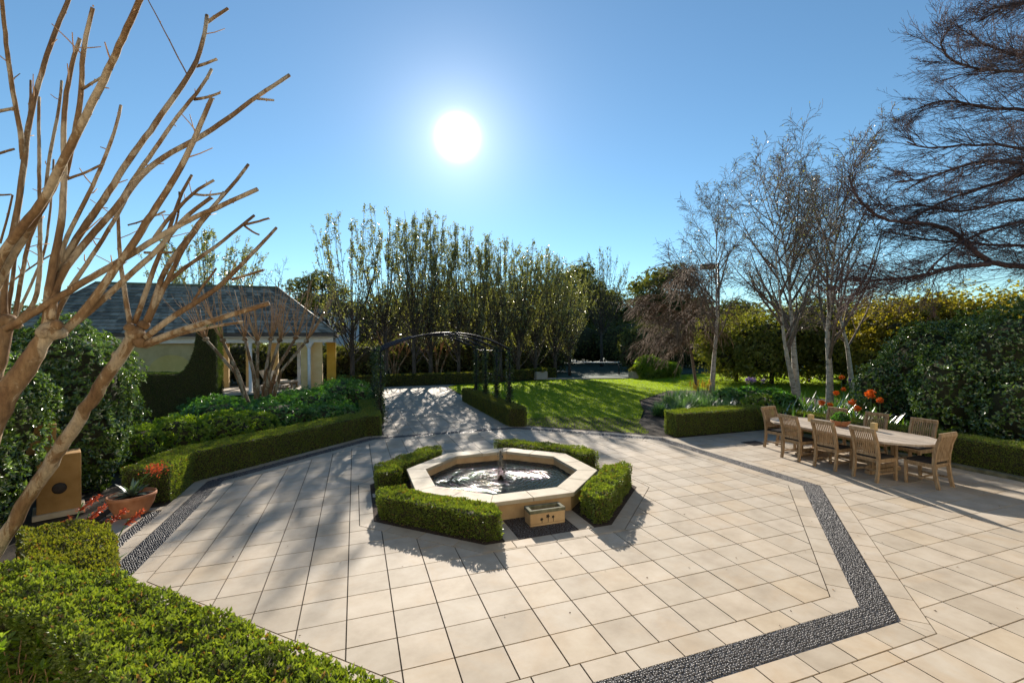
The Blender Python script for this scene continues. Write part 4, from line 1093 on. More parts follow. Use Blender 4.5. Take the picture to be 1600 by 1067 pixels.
def fan_tree(name, H, R_, stems, twigs, leafn, label, mat='pear', lsz=.10, z0=(1.3, 4.2), mid=1.0, topf=2.6, bark='bark', up=.5):
    """upright fan: a short bole, many long stems that swing up to a rounded top, twigs and leaves along them"""
    t = empty(name); tag(t, label, 'tree')
    T_ = MB(); b = [np.array([RNG.normal(0, .03), RNG.normal(0, .03), z]) for z in (-.05, 1.2, 2.6, H * .45)]; T_.tube(b, [.17, .13, .11, .07], 8); T_.build('trunk', M[bark], t)
    B = MB(); Q, D = [], []
    for k in range(stems):
        th_ = RNG.random() * 6.28; rho = R_ * math.sqrt(RNG.random()); zt = H * (1 - .22 * (rho / R_) ** 2.2) * RNG.uniform(.92, 1.01) if RNG.random() < .72 else H * RNG.uniform(.42, .8)
        if zt < H * .8: rho = R_ * RNG.uniform(.65, 1.1)
        s0 = np.array([0, 0, RNG.uniform(*z0)]); tip = np.array([rho * math.cos(th_), rho * math.sin(th_), zt]); c = np.array([tip[0] * .62, tip[1] * .62, s0[2] + (zt - s0[2]) * .26])
        u = np.linspace(0, 1, 10)[:, None]; P = s0 * (1 - u) ** 2 + 2 * c * u * (1 - u) + tip * u * u; P[1:] += np.cumsum(RNG.normal(0, .03, (9, 3)), 0)
        r0 = RNG.uniform(.018, .045); rr = np.linspace(r0, .009, 10); B.tube(P, rr, 4, cap=False)
        for q in range(twigs):
            f = RNG.uniform(.18, .99); i = min(int(f * 9), 8); p = P[i] + (P[i + 1] - P[i]) * (f * 9 - i); tg = unit(P[i + 1] - P[i])
            d = unit(tg + up * rvec(1)[0] + np.array([0, 0, .25])); L = RNG.uniform(.35, 1.15) * (1.15 - .5 * f); e = p + d * L; m_ = p + d * L * .5 + RNG.normal(0, .03, 3)
            B.tube([p, m_, e], [.010, .008, .006], 3, cap=False)
            n_ = RNG.poisson(leafn * (topf if f > .74 else mid)); v = RNG.random((n_, 1)); Q.append(p + (e - p) * v); D.append(np.broadcast_to(d, (n_, 3)))
    B.build('branches', M[bark], t)
    Q = np.vstack(Q); D = np.vstack(D); f = MB(); leaves(f, Q + RNG.normal(0, .05, Q.shape), lsz, lsz * .62, D, 1.1); f.build('crown', M[mat], t)
    return t
pears = [fan_tree('pear_tree', 11.5, 2.35, 46, 14, 2.2, '', lsz=.125, mid=.8, topf=7), fan_tree('pear_tree', 11.6, 2.4, 50, 15, 3.0, '', lsz=.125, mid=.9, topf=6), fan_tree('pear_tree', 11.0, 2.45, 48, 16, 3.6, '', z0=(1.0, 3.6), lsz=.13, topf=3.6), fan_tree('pear_tree', 10.7, 2.55, 50, 17, 4.6, '', z0=(.9, 3.2), lsz=.13, topf=3.2)]
prow = [(.4, 25.3, 0, 1.02, 'leftmost tree of the upright row, almost bare, its stem left of the arch'), (2.5, 25.6, 0, 1.05, 'nearly bare upright tree seen over the left shoulder of the arch'), (4.35, 25.2, 1, 1.0, 'thinly leafed upright tree over the left half of the arch'),
        (5.5, 25.6, 1, 1.05, 'tallest upright tree of the row, left of the crown of the arch'), (7.5, 25.7, 1, .99, 'half leafed upright tree straight behind the crown of the arch'), (8.8, 25.5, 2, .97, 'leafy upright tree over the right shoulder of the arch'),
        (10.5, 25.4, 2, .98, 'leafy upright tree right of the arch at the lawn edge'), (12.1, 25.9, 3, 1.0, 'bushy upright tree fourth from the right end of the row'), (14.0, 27.2, 3, .98, 'bushy upright tree above the shadow lines on the lawn'),
        (15.9, 27.6, 2, .93, 'bushy upright tree second from the right end of the row'), (17.6, 28.4, 3, .84, 'lowest leafy tree closing the right end of the row by the tennis court')]
used = set()
for x, y, v, s, lab in prow:
    o = pears[v] if v not in used else copy_tree(pears[v]); used.add(v)
    o.location = (x, y, 0); o.rotation_euler = (0, 0, RNG.uniform(0, 6.28)); o.scale = (s * RNG.uniform(1.0, 1.15), s * RNG.uniform(1.0, 1.15), s)
    tag(o, lab, 'tree', 'row of upright ornamental pear trees')
# far trees left of the row
o = fan_tree('bare_tree', 12.6, 4.4, 80, 17, 6.5, 'wide bare tree with pale buds rising behind the pavilion roof', lsz=.15, z0=(1.5, 4.5), up=.7); o.location = (-10.6, 37, 0)
o = pear('bare_tree', 9.3, 1, 'small bare tree left of the dark leaning tree behind the roof', P=dict(PEAR, ang=[58, 45, 40], n=[10, 8, 4], trop=[.02, .02, .02, .02])); o.location = (-5.2, 40, 0)
o = fan_tree('bare_tree', 11.2, 3.2, 70, 14, 1.2, 'purplish bare tree standing up between the dark trees beyond the tennis court', lsz=.16, mat='eucalypt', z0=(2.5, 6), up=.8); o.location = tuple(AT(940, 560, 52) * np.array([1, 1, 0])); o.scale = (1.22, 1.22, 1.22)
def crown_tree(name, loc, H, lobes, label, mat, n=2600, L=.2, W=.12, k=5, lean=(0, 0), r=.16, core=.0, shell=.45, bark='bark', group=None):
    """rounded tree: trunk, limbs into every lobe, leaves through each lobe's volume"""
    t = empty(name, loc); tag(t, label, 'tree', group)
    tr0 = MB(); top_ = np.array([lean[0], lean[1], H * .55])
    tr0.tube([(0, 0, -.1), top_ * .45 + RNG.normal(0, .05, 3), top_], [r, r * .8, r * .5], 8); tr0.build('trunk', M[bark], t)
    br = MB(); f = MB(); tot = sum(l[3] * l[4] * l[5] for l in lobes)
    for q, l in enumerate(lobes):
        c = np.array(l[:3]); s0 = top_ * RNG.uniform(.55, 1.0)
        br.tube([s0, (s0 + c) / 2 + RNG.normal(0, .12, 3), c], [r * .42, r * .3, r * .18], 5)
        for z in range(7):
            e = c + rvec(1)[0] * np.array(l[3:]) * .85; br.tube([c * .8 + s0 * .2, (c + e) / 2 + RNG.normal(0, .1, 3), e], [r * .16, r * .1, .008], 4)
        m = int(n * l[3] * l[4] * l[5] / tot)
        P, O = blob_pts(m, c, l[3:], .28, q * 2.1, .1, shell); rosettes(f, P, unit(O + np.array([0, 0, .3])), k, L, W, .9)
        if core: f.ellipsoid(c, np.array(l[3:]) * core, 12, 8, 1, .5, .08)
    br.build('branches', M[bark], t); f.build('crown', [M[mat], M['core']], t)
    return t
def rl(n, R_, z0, z1, s0, s1):
    o = []
    for q in range(n):
        a = RNG.random() * 6.28; rr = R_ * math.sqrt(RNG.random()); s = RNG.uniform(s0, s1)
        o.append((rr * math.cos(a), rr * math.sin(a), RNG.uniform(z0, z1), s, s * RNG.uniform(.8, 1.1), s * RNG.uniform(.55, .8)))
    return o
crown_tree('leaning_tree', (-.4, 33.5, 0), 9, [(-1.6, 0, 7.9, 1.4, 1.2, .8), (-3.0, .2, 7.4, 1.3, 1.1, .7), (-.4, -.2, 7.0, 1.2, 1.0, .6), (-2.3, 0, 6.2, 1.3, 1.0, .6), (.2, .3, 5.8, 1.1, 1, .7), (-3.4, .4, 5.2, 1.0, 1.0, .6)],
           'dark evergreen leaning over the end of the pavilion roof', 'eucalypt', 3000, .16, .07, 5, (-1.2, 0), .2)
dk = 'dark trees beyond the tennis court'
for px, D, yt, w, lab in ((905, 70, 415, 4.6, 'dark domed tree just right of the pear row'), (1022, 68, 418, 5.2, 'dark clumped evergreen tree right of the purplish bare tree'), (960, 74, 452, 5.6, 'dark evergreen mass below the purplish bare tree'), (1085, 66, 470, 4.6, 'dark evergreen tree behind the drooping brown tree'), (1130, 62, 480, 4.6, 'dark evergreen tree behind the slim birch')):
    b0 = AT(px, 560, D); H = AT(px, yt, D)[2]
    H *= 1.14
    crown_tree('evergreen_tree', (b0[0], b0[1], 0), H * .8, rl(11, w * .8, H * .25, H * .84, w * .32, w * .48) + [(0, 0, H * .5, w * .7, w * .6, H * .32)], lab, 'eucalypt', 4200, .38, .2, 5, (0, 0), .34, core=.42, shell=.5, group=dk)
bgk = 'dark trees far behind the upright row'
for px, D, yt, w, lab in ((545, 44, 478, 3.0, 'low dark tree far behind the leftmost upright pear'), (600, 46, 456, 3.2, 'low dark tree far behind the left shoulder of the arch'), (655, 44, 436, 3.2, 'dark tree far behind the crown of the arch, left one'), (705, 46, 434, 3.2, 'dark tree far behind the crown of the arch, under the sun'),
                          (760, 43, 440, 3.2, 'dark tree far behind the right shoulder of the arch'), (815, 45, 437, 3.3, 'dark tree far behind the right half of the pear row'), (870, 44, 432, 3.3, 'dark tree far behind the last pears of the row'), (480, 48, 500, 3.2, 'low dark tree far behind the pavilion corner'), (1062, 50, 468, 3.2, 'dark tree far behind the drooping brown tree'),
                          (360, 50, 500, 3.4, 'low dark tree far behind the middle of the pavilion'), (240, 50, 480, 3.4, 'low dark tree far behind the left of the pavilion'), (60, 46, 470, 3.4, 'dark tree far behind the pavilion at the left edge')):
    D *= 1.5; w *= 1.5
    b0 = AT(px, 560, D); H = AT(px, yt, D)[2]
    crown_tree('evergreen_tree', (b0[0], b0[1], 0), H * .8, rl(9, w * .8, H * .28, H * .82, w * .45, w * .62) + [(0, 0, H * .62, w * .8, w * .7, H * .36)], lab, 'eucalypt', 3200, .38, .20, 5, (0, 0), .26, core=.42, shell=.5, group=bgk)
# tall dark screen behind court and pears
sg = 'tall dark screening shrubs behind the lawn'
scr = [(1.2, 29.5, 3.0, 2.9, 'screening shrub seen through the left leg of the arch'), (4.6, 30.5, 3.4, 3.4, 'screening shrub behind the left half of the arch'), (8.4, 31, 3.5, 3.6, 'screening shrub behind the right half of the arch'), (12.2, 32, 3.6, 4.0, 'dark screening shrub under the right hand pears'),
       (16.2, 33.5, 3.4, 4.4, 'dark screening shrub beyond the last pear tree'), (21.5, 46, 4.2, 5.2, 'dark screening shrub behind the left part of the tennis net'), (28, 47, 4.2, 5.4, 'dark screening shrub behind the right part of the tennis net'), (33, 43, 4, 5.6, 'dark screening shrub at the right end of the tennis court'), (32, 34, 3.4, 4.4, 'dark screening shrub between the fan leaved shrub and the slim birch'), (37, 33, 3.4, 4.2, 'dark screening shrub behind the slim birch'),
       (27.0, 31.5, 2.2, 4.6, 'upright dark shrub behind the bright fan leaved shrub'), (-3.5, 33, 3.2, 3.2, 'screening shrub seen between the pavilion piers'), (-8.5, 33, 3.4, 3.2, 'screening shrub behind the open bays of the pavilion')]
for x, y, s, hgt, lab in scr:
    shrub('screening_shrub', (x, y, 0), [(0, 0, hgt * .5, s, s * .7, hgt * .5), (-s * .5, .2, hgt * .42, s * .6, s * .6, hgt * .48), (s * .5, -.2, hgt * .4, s * .6, s * .6, hgt * .45)], lab, 'shrub', 'eucalypt', 2600, 5, .2, .11, sg, shell=.7, core=.8, twigs=False, bump=.25)
shrub('fan_leaved_shrub', (21.9, 23.2, 0), [(-.3, 0, .75, .95, .9, .85), (.7, .3, .6, .9, .8, .7), (1.8, .3, .5, .9, .7, .6)], 'bright fan leaved shrub at the far right corner of the court', 'shrub', 'sage', 1500, 8, .26, .06)
pb = empty('planter_box', (20.5, 23.5, -.03)); tag(pb, 'pale square planter at the right end of the court kerb', 'planter'); b = MB(); b.box((0, 0, .28), (.55, .55, .56)); b.build('box', M['drive'], pb, bevel=.02)
f = MB(); P, O = blob_pts(160, (0, 0, .62), (.3, .3, .2)); rosettes(f, P, O, 5, .1, .05); f.build('foliage', M['boxdark'], pb)
pb2 = empty('planter_box', (13.9, 25.9, -.03)); tag(pb2, 'pale square planter at the left end of the court below the pears', 'planter'); b = MB(); b.box((0, 0, .3), (.9, .55, .6)); b.build('box', M['drive'], pb2, bevel=.02)
f = MB(); P, O = blob_pts(200, (0, 0, .68), (.45, .3, .2)); rosettes(f, P, O, 5, .1, .05); f.build('foliage', M['boxdark'], pb2)
# net
nt_ = empty('tennis_net', (0, 0, 0)); tag(nt_, 'tennis net with pale tape drawn across the shaded court', 'net')
pA, pB = AT(967, 571, 38) * np.array([1, 1, 0]), AT(860, 566, 45) * np.array([1, 1, 0])
for p in (pA, pB): b = MB(); b.tube([p, p + np.array([0, 0, 1.1])], .045, 8); b.build('post', M['iron'], nt_)
sag = lambda t: 1.07 - .16 * 4 * t * (1 - t) * .8
b = MB(); ts = np.linspace(0, 1, 17)
top_ = np.array([pA + (pB - pA) * t + np.array([0, 0, sag(t)]) for t in ts]); b.tube(top_, .05, 6); b.build('tape', M['white'], nt_)
b = MB()
for t in np.linspace(0, 1, 70): p = pA + (pB - pA) * t; b.tube([p + np.array([0, 0, .05]), p + np.array([0, 0, sag(t)])], .008, 3)
for f_ in np.linspace(.08, .95, 12): b.tube(np.array([pA + (pB - pA) * t + np.array([0, 0, sag(t) * f_]) for t in ts]), .008, 3)
b.build('mesh', M['iron'], nt_)
# floodlight
fp = AT(1124, 540, 44); fl_ = empty('floodlight_mast', (fp[0], fp[1], 0)); tag(fl_, 'thin dark court floodlight mast seen through the birch twigs', 'floodlight')
hgt_ = AT(1124, 411, 44)[2]; b = MB(); b.tube([(0, 0, 0), (0, 0, hgt_)], .09, 8); b.build('mast', M['iron'], fl_)
dirL = -RIGHT * 1.0; b = MB(); b.tube([(0, 0, hgt_ - .35), tuple(dirL * .5 + np.array([0, 0, hgt_ - .3]))], .05, 6); b.build('arm', M['iron'], fl_)
b = MB(); b.box(tuple(dirL * 1.0 + np.array([0, 0, hgt_ - .35])), (1.3, .6, .5), rz=-YAW); b.build('lamp_housing', M['iron'], fl_, bevel=.05)
# ------------------------------------------------------------------ multi stemmed myrtle in the middle distance
def myrtle_mid(loc, stems, label, shoots, sc=1.0):
    t = empty('crepe_myrtle', loc); tag(t, label, 'tree')
    S = MB(); K = MB(); W = MB()
    for hx, hy, hz in stems:
        hd = np.array([hx, hy, hz]) * sc; b0 = np.array([hx * .12 + RNG.normal(0, .05), hy * .12, -.05])
        m1 = b0 + (hd - b0) * .55 + np.array([-hx * .12, 0, .15]) + RNG.normal(0, .04, 3)
        S.tube([b0, b0 + (m1 - b0) * .5 + RNG.normal(0, .02, 3), m1, hd], [.085 * sc, .075 * sc, .062 * sc, .05 * sc], 7)
        K.ellipsoid(hd, np.array([.11, .11, .09]) * sc, 8, 6, 0, None, .15)
        for q in range(shoots):
            d = unit(np.array([hx * .35 + RNG.normal(0, .38), hy * .3 + RNG.normal(0, .38), 1.25])); L = RNG.uniform(1.2, 2.3) * sc
            p = [hd + d * .05]
            for z in range(5): d = unit(d + np.array([0, 0, .07]) + RNG.normal(0, .035, 3)); p.append(p[-1] + d * L / 5)
            W.tube(p, np.linspace(.018, .008, 6) * sc, 4)
            if RNG.random() < .6:
                j = RNG.integers(2, 5); d2 = unit(d + RNG.normal(0, .4, 3)); W.tube([p[j], p[j] + d2 * L * .18, p[j] + (d2 + np.array([0, 0, .3])) * L * .34], [.007 * sc, .005, .004], 3)
    s_ = S.build('stems', M['myrtle'], t); K.build('pollard_knuckle', M['myrtle'], s_); W.build('shoots', M['twigtan'], t)
    return t
myrtle_mid((-2.85, 13.0, 0), [(-1.75, .2, 3.0), (-1.1, -.3, 2.95), (-.55, .5, 3.0), (.0, -.2, 2.85), (.35, .4, 3.0), (.75, -.3, 2.95), (1.25, .2, 3.05), (1.65, -.1, 2.9)], 'bare multi stemmed myrtle with pollarded heads before the pavilion', 11)
for (x, y, lab) in ((3.2, 27.4, 'small bare vase shaped tree behind the far hedge left of the arch centre'), (6.2, 27.6, 'small bare vase shaped tree behind the far hedge right of the arch centre')):
    myrtle_mid((x, y, 0), [(-.8, 0, 1.9), (-.4, .3, 2.1), (0, -.2, 2.0), (.4, .2, 2.1), (.85, 0, 1.9)], lab, 7)

# ------------------------------------------------------------------ near pollarded myrtles at the left
def traced(paths, D0, lab, loc_px, trunk, knobs, seed):
    """limbs of one tree; every path: ((px, py) ...), radius start, radius end (px), depth drift (m) along the limb"""
    rg = np.random.default_rng(seed)
    base = AT(*loc_px, D0); base[2] = 0
    t = empty('crepe_myrtle', base); tag(t, lab, 'tree', None)
    def path3(pts, d0, d1, r0, r1, wig=.0012):
        n = len(pts); Q = []
        seg = np.r_[0, np.cumsum([math.dist(pts[i], pts[i + 1]) for i in range(n - 1)])]; tot = seg[-1]
        m = max(n * 2, int(tot / 14)); s = np.linspace(0, tot, m)
        xs = np.interp(s, seg, [p[0] for p in pts]); ys = np.interp(s, seg, [p[1] for p in pts])
        if m > 4:
            for _ in range(5): xs[1:-1] = (xs[:-2] + 2 * xs[1:-1] + xs[2:]) / 4; ys[1:-1] = (ys[:-2] + 2 * ys[1:-1] + ys[2:]) / 4
        dd = d0 + (d1 - d0) * (s / tot) ** 1.3
        P = np.array([AT(x, y, d) for x, y, d in zip(xs, ys, dd)]) + rg.normal(0, wig, (m, 3))
        rr = (r0 + (r1 - r0) * s / tot) / F_PX * dd * rg.uniform(.97, 1.03, m) * np.array([ray(x, y) @ FWD for x, y in zip(xs, ys)])
        return P - base, rr
    S = MB()
    for pts, r0, r1, dz in trunk:
        P, rr = path3(pts, D0 + dz[0], D0 + dz[1], r0, r1, .005); S.tube(P, rr, 14)
    s_ = S.build('trunk', M['myrtle'], t)
    K = MB()
    for x, y, r, dz in knobs:
        c = AT(x, y, D0 + dz) - base; s = r / F_PX * (D0 + dz) * (ray(x, y) @ FWD); K.ellipsoid(c, (s, s, s * .95), 14, 10, 0, None, .06)
    K.build('pollard_knuckle', M['myrtle'], s_)
    B = MB(); W = MB()
    for pts, r0, r1, dz, spurs in paths:
        P, rr = path3(pts, D0 + dz[0], D0 + dz[1], r0, r1); B.tube(P, rr, 8)
        for q in range(spurs):
            i = rg.integers(len(P) // 4, len(P) - 1); tg = P[min(i + 1, len(P) - 1)] - P[i]; tg /= np.linalg.norm(tg) + 1e-9
            sd = np.cross(tg, rg.normal(0, 1, 3)); sd /= np.linalg.norm(sd); d = sd * .8 + tg * .5 + np.array([0, 0, .15]); L = rg.uniform(.04, .30) * D0 / 4 * (1 if rg.random() < .6 else .35)
            W.tube([P[i], P[i] + d * L * .5, P[i] + d * L + rg.normal(0, .01, 3)], [max(rr[i] * .28, .004), .0045, .0035], 5)
        for q in range(len(P) // 2):                       # buds
            i = rg.integers(1, len(P)); c = P[i] + unit(rg.normal(0, 1, 3)) * rr[i] * .9; W.ellipsoid(c, (.006, .006, .009), 5, 4)
    for (F_, _, sm_) in W.ch: B.ch.append((F_ + B.n, 1, sm_))
    B.v += W.v; B.r += W.r; B.n += W.n
    B.build('branches', [M['myrtle'], M['twigtan']], t)
    return t
A_paths = [
    (((8, 515), (30, 503), (66, 480), (120, 447), (181, 412), (225, 385), (263, 362), (290, 345), (340, 325), (375, 307), (402, 296)), 8.5, 4, (-.1, .9), 4),
    (((-14, 440), (0, 398), (26, 367), (79, 298), (94, 259), (125, 200), (162, 125), (194, 56), (222, -8)), 10, 6, (-.3, -.9), 4),
    (((-16, 470), (0, 435), (26, 388), (58, 340), (76, 305), (96, 268)), 9, 6, (-.2, -.4), 1),
    (((74, 525), (72, 490), (76, 450), (84, 406), (94, 366), (98, 319), (101, 280), (100, 240), (98, 200), (103, 156), (108, 118), (116, 84), (125, 61)), 8.5, 4, (0, .3), 5),
    (((100, 282), (110, 240), (119, 203), (128, 140), (128, 94), (134, 47), (146, 13)), 6, 4.5, (.2, .1), 3),
    (((72, 520), (74, 470), (79, 437), (110, 390), (139, 343), (160, 317), (181, 283), (200, 250), (225, 219), (269, 156), (306, 103), (322, 56), (323, 25)), 8, 4, (0, 1.2), 5),
    (((322, 36), (338, 25), (356, 14)), 3.5, 3, (1.2, 1.25), 0),
    (((306, 104), (322, 100), (339, 93)), 3, 2.5, (1.1, 1.1), 0),
    (((80, 500), (87, 437), (121, 395), (152, 356), (184, 325), (212, 281), (237, 256), (281, 231), (312, 216), (353, 188), (394, 156), (452, 118)), 8, 3.4, (0, 1.5), 4),
    (((398, 154), (412, 156), (428, 157)), 2.6, 2, (1.3, 1.3), 0),
    (((97, 521), (118, 503), (147, 469), (173, 427), (192, 406), (226, 353), (252, 311), (273, 280), (281, 266), (303, 219), (331, 154)), 9, 4.4, (.1, .5), 3),
    (((184, 325), (204, 285), (231, 250), (275, 184), (303, 150), (328, 125), (331, 109)), 5, 3, (.6, 1.1), 4),
    (((303, 155), (325, 154), (344, 145)), 3, 2.2, (1.0, 1.0), 0),
    (((92, 522), (105, 514), (147, 482), (194, 437), (226, 409), (252, 388), (275, 352), (300, 328), (330, 309)), 7.5, 3.6, (.1, .8), 4),
    (((80, 520), (84, 495), (90, 485), (110, 448), (136, 414), (163, 369), (184, 338), (199, 306)), 5.5, 3.4, (.2, .6), 4),
    (((84, 440), (97, 385), (115, 351), (131, 317), (153, 275), (169, 234), (184, 194), (189, 165)), 5, 3, (.1, .5), 3),
    (((128, 140), (145, 130), (164, 118)), 3, 2.4, (.1, .0), 0),
    (((105, 280), (135, 270), (163, 256)), 3, 2.4, (.2, .3), 0),
    (((293, 118), (262, 58), (228, -6)), 1.4, 1.1, (1.0, .7), 0),
]
traced(A_paths, 3.3, 'thick leaning pollarded myrtle with long tan branches fanning across the left sky', (-60, 760),
       [(((-75, 790), (-45, 720), (-12, 655), (18, 602), (52, 560), (80, 514)), 40, 14, (-.25, 0))], [(78, 518, 22, 0), (93, 520, 14, .05), (68, 520, 14, -.05), (88, 508, 12, -.03), (74, 506, 11, .04)], 3)
A0_paths = [
    (((8, 500), (4, 480), (8, 430), (16, 385), (26, 338), (33, 290), (40, 240), (41, 206), (53, 156), (69, 100), (87, 47), (110, -8)), 7, 4.6, (0, .5), 5),
    (((36, 250), (34, 212), (19, 140), (9, 62), (2, -8)), 5.5, 4.5, (.2, -.2), 3),
    (((40, 214), (46, 190), (48, 160), (48, 126)), 3, 2.4, (.3, .4), 1),
    (((28, 500), (60, 480), (59, 458), (63, 411), (63, 359), (62, 310), (61, 219), (61, 152)), 5, 3, (.0, .6), 4),
    (((22, 505), (26, 474), (37, 416), (47, 359), (70, 331), (75, 250), (91, 181), (97, 127)), 4.5, 2.8, (.1, .8), 3),
    (((10, 500), (12, 490), (16, 464), (24, 406), (28, 360), (30, 318)), 4.5, 3, (.1, .3), 2),
    (((20, 505), (50, 442), (70, 400), (78, 340), (84, 250)), 3, 2, (.3, 1.0), 3),
    (((-6, 175), (10, 172), (26, 169)), 4, 3.4, (.1, .1), 0), (((-6, 241), (8, 238), (22, 233)), 3, 2.4, (.2, .2), 0), (((-6, 305), (6, 305), (17, 304)), 2.4, 2, (.2, .2), 0),
    (((0, 380), (10, 350), (20, 305)), 2.4, 2, (.2, .2), 0), (((6, 450), (30, 430), (70, 402), (104, 385)), 2, 1.6, (.5, .8), 2)]
traced(A0_paths, 3.9, 'pollarded myrtle at the very left edge with upright branches', (-40, 720), [(((-60, 780), (-40, 690), (-14, 600), (4, 540), (12, 505)), 30, 12, (-.1, 0))], [(12, 502, 18, 0), (26, 508, 10, .05)], 5)
B_paths = [
    (((204, 512), (201, 495), (193, 448), (188, 416), (185, 359), (184, 326)), 5, 3.2, (0, .2), 4),
    (((210, 506), (226, 464), (241, 416), (257, 380), (276, 327), (282, 296), (300, 274)), 5.5, 2.6, (.05, .6), 3),
    (((226, 508), (247, 458), (254, 417), (276, 398), (297, 367), (333, 320), (352, 304), (373, 279), (388, 257)), 6, 2.8, (.05, .9), 2),
    (((228, 508), (257, 448), (278, 403), (300, 365), (330, 332), (350, 300)), 5.4, 2.8, (.1, .5), 2),
    (((252, 450), (289, 416), (336, 388), (367, 361), (397, 337)), 4.2, 2.6, (.3, 1.1), 0),
    (((381, 351), (400, 348), (420, 341)), 2.5, 2, (1.0, 1.0), 0), (((381, 352), (395, 364), (405, 367)), 2, 1.6, (1.0, 1.0), 0),
    (((226, 528), (252, 508), (278, 487), (315, 469), (349, 443), (375, 416), (420, 369), (432, 356)), 6.2, 2.6, (0, .9), 1),
    (((362, 437), (385, 430), (412, 422)), 2.6, 2, (.7, .8), 0),
    (((300, 475), (312, 452), (330, 432), (338, 420)), 2.6, 2, (.4, .6), 0),
    (((222, 540), (262, 521), (315, 506), (367, 490), (421, 474)), 6, 4.2, (0, .3), 0),
    (((226, 543), (262, 527), (315, 513), (380, 503)), 3.4, 2.4, (.05, .5), 0),
    (((241, 372), (262, 340), (290, 315), (317, 283), (335, 282)), 4, 2.6, (.3, .5), 4),
    (((280, 300), (284, 318), (276, 350), (262, 380)), 2, 2, (.5, .4), 2),
    (((300, 303), (320, 308), (347, 302)), 2.4, 2, (.5, .5), 1), (((258, 330), (230, 345), (200, 352)), 2, 1.6, (.3, .3), 0), (((225, 395), (245, 396), (270, 394)), 2.6, 2.2, (.2, .3), 0)]
traced(B_paths, 4.5, 'slender leaning myrtle trunk crossing in front of the ochre pier with a knobbly head', (-70, 990),
       [(((-70, 960), (-28, 895), (4, 845), (45, 775), (100, 690), (140, 630), (172, 578), (200, 540), (214, 520)), 17, 11, (-.15, 0))], [(212, 522, 17, 0), (224, 508, 11, .05), (203, 512, 10, -.05), (186, 556, 13, 0), (220, 535, 12, 0)], 8)

# ------------------------------------------------------------------ birches
BIRCH = dict(seg=[12, 9, 6, 4], trop=[.02, .06, .0, -.14], wob=[.035, .05, .08, .1], tap=[.12, .2, .3, .5], n=[19, 14, 8], t0=[.24, .2, .12], ang=[42, 40, 40], len=[.52, .38, .46], fall=[.45, .4, .2], rr=[.5, .42, .5], rmin=.0065)
def birch(loc, H, label, r=.12, P=BIRCH, leaf=1, stems=1, mr=.007):
    t = empty('birch_tree', loc); tag(t, label, 'tree', 'birches in the flower bed')
    tk, bm_, lf = MB(), MB(), MB()
    for s in range(stems):
        out = [[], [], [], []]
        d = (RNG.normal(0, .04), RNG.normal(0, .04), 1) if stems == 1 else ((-.03, .03, 1) if s == 0 else (-.24, -.03, 1))
        grow((0, 0, -.05), d, H * (1 - .1 * s), r, 0, P, out)
        for pts, rad in out[0]:
            u_ = np.linspace(0, 1, len(pts)); tk.tube(pts, r * (.10 + .90 * (1 - u_) ** 1.9) * (1 - .25 * s), 9)
        for l in (1, 2, 3):
            for pts, rad in out[l]: bm_.tube(pts, np.maximum(rad, mr), 5 if l == 1 else 3, cap=False)
        Q, D = along(out, [3], leaf, .3); Q = Q[::3]; leaves(lf, Q + RNG.normal(0, .02, Q.shape), .07, .042, np.array([0, 0, -1.0]), .6)
    tk.build('trunk', M['birch'], t); bm_.build('branches', M['birchtwig'], t); lf.build('sparse_leaves', M['pear'], t)
g_ = lambda px, py: tuple(np.r_[G(px, py)[:2], -.02])
birch(tuple(AT(1112, 600, 24.5) * np.array([1, 1, 0])), 9.8, 'slim pale birch at the left of the bed by the yellow flowers', .15)
birch(tuple(AT(1246, 600, 19.5) * np.array([1, 1, 0])), 9.6, 'forked birch with black scarred white base behind the purple flowers', .17, stems=2)
birch(tuple(AT(1296, 600, 16.8) * np.array([1, 1, 0])), 8.5, 'nearest birch with white lower trunk among the orange flowers', .15)
birch(tuple(AT(1333, 600, 21.5) * np.array([1, 1, 0])), 9.4, 'leaning birch behind the largest orange flower heads', .13)
WEEP = dict(seg=[8, 8, 8, 6], trop=[.0, -.07, -.14, -.16], wob=[.04, .06, .07, .07], tap=[.3, .3, .4, .5], n=[19, 17, 9], t0=[.35, .1, .1], ang=[52, 40, 30], len=[.50, .55, .60], fall=[.3, .3, .2], rr=[.5, .5, .6], rmin=.010, bias=(-1.0, .2, 0))
def weeping(loc, H, label):
    t = empty('weeping_tree', loc); tag(t, label, 'tree')
    out = [[], [], [], []]; grow((0, 0, -.05), (-.12, 0, 1), H, .085, 0, WEEP, out)
    for l in range(4): out[l] = [(np.c_[p[:, :2], np.maximum(p[:, 2], .05)], r_) for p, r_ in out[l]]
    branches_mesh(out, [0], [8]).build('trunk', M['weep'], t); branches_mesh(out, [1, 2, 3], [0, 5, 3, 3], .008).build('drooping_twigs', M['weep'], t)
weeping(tuple(AT(1091, 610, 22.5) * np.array([1, 1, 0])), 5.8, 'brown weeping tree with curtains of drooping bare twigs beside the lawn')

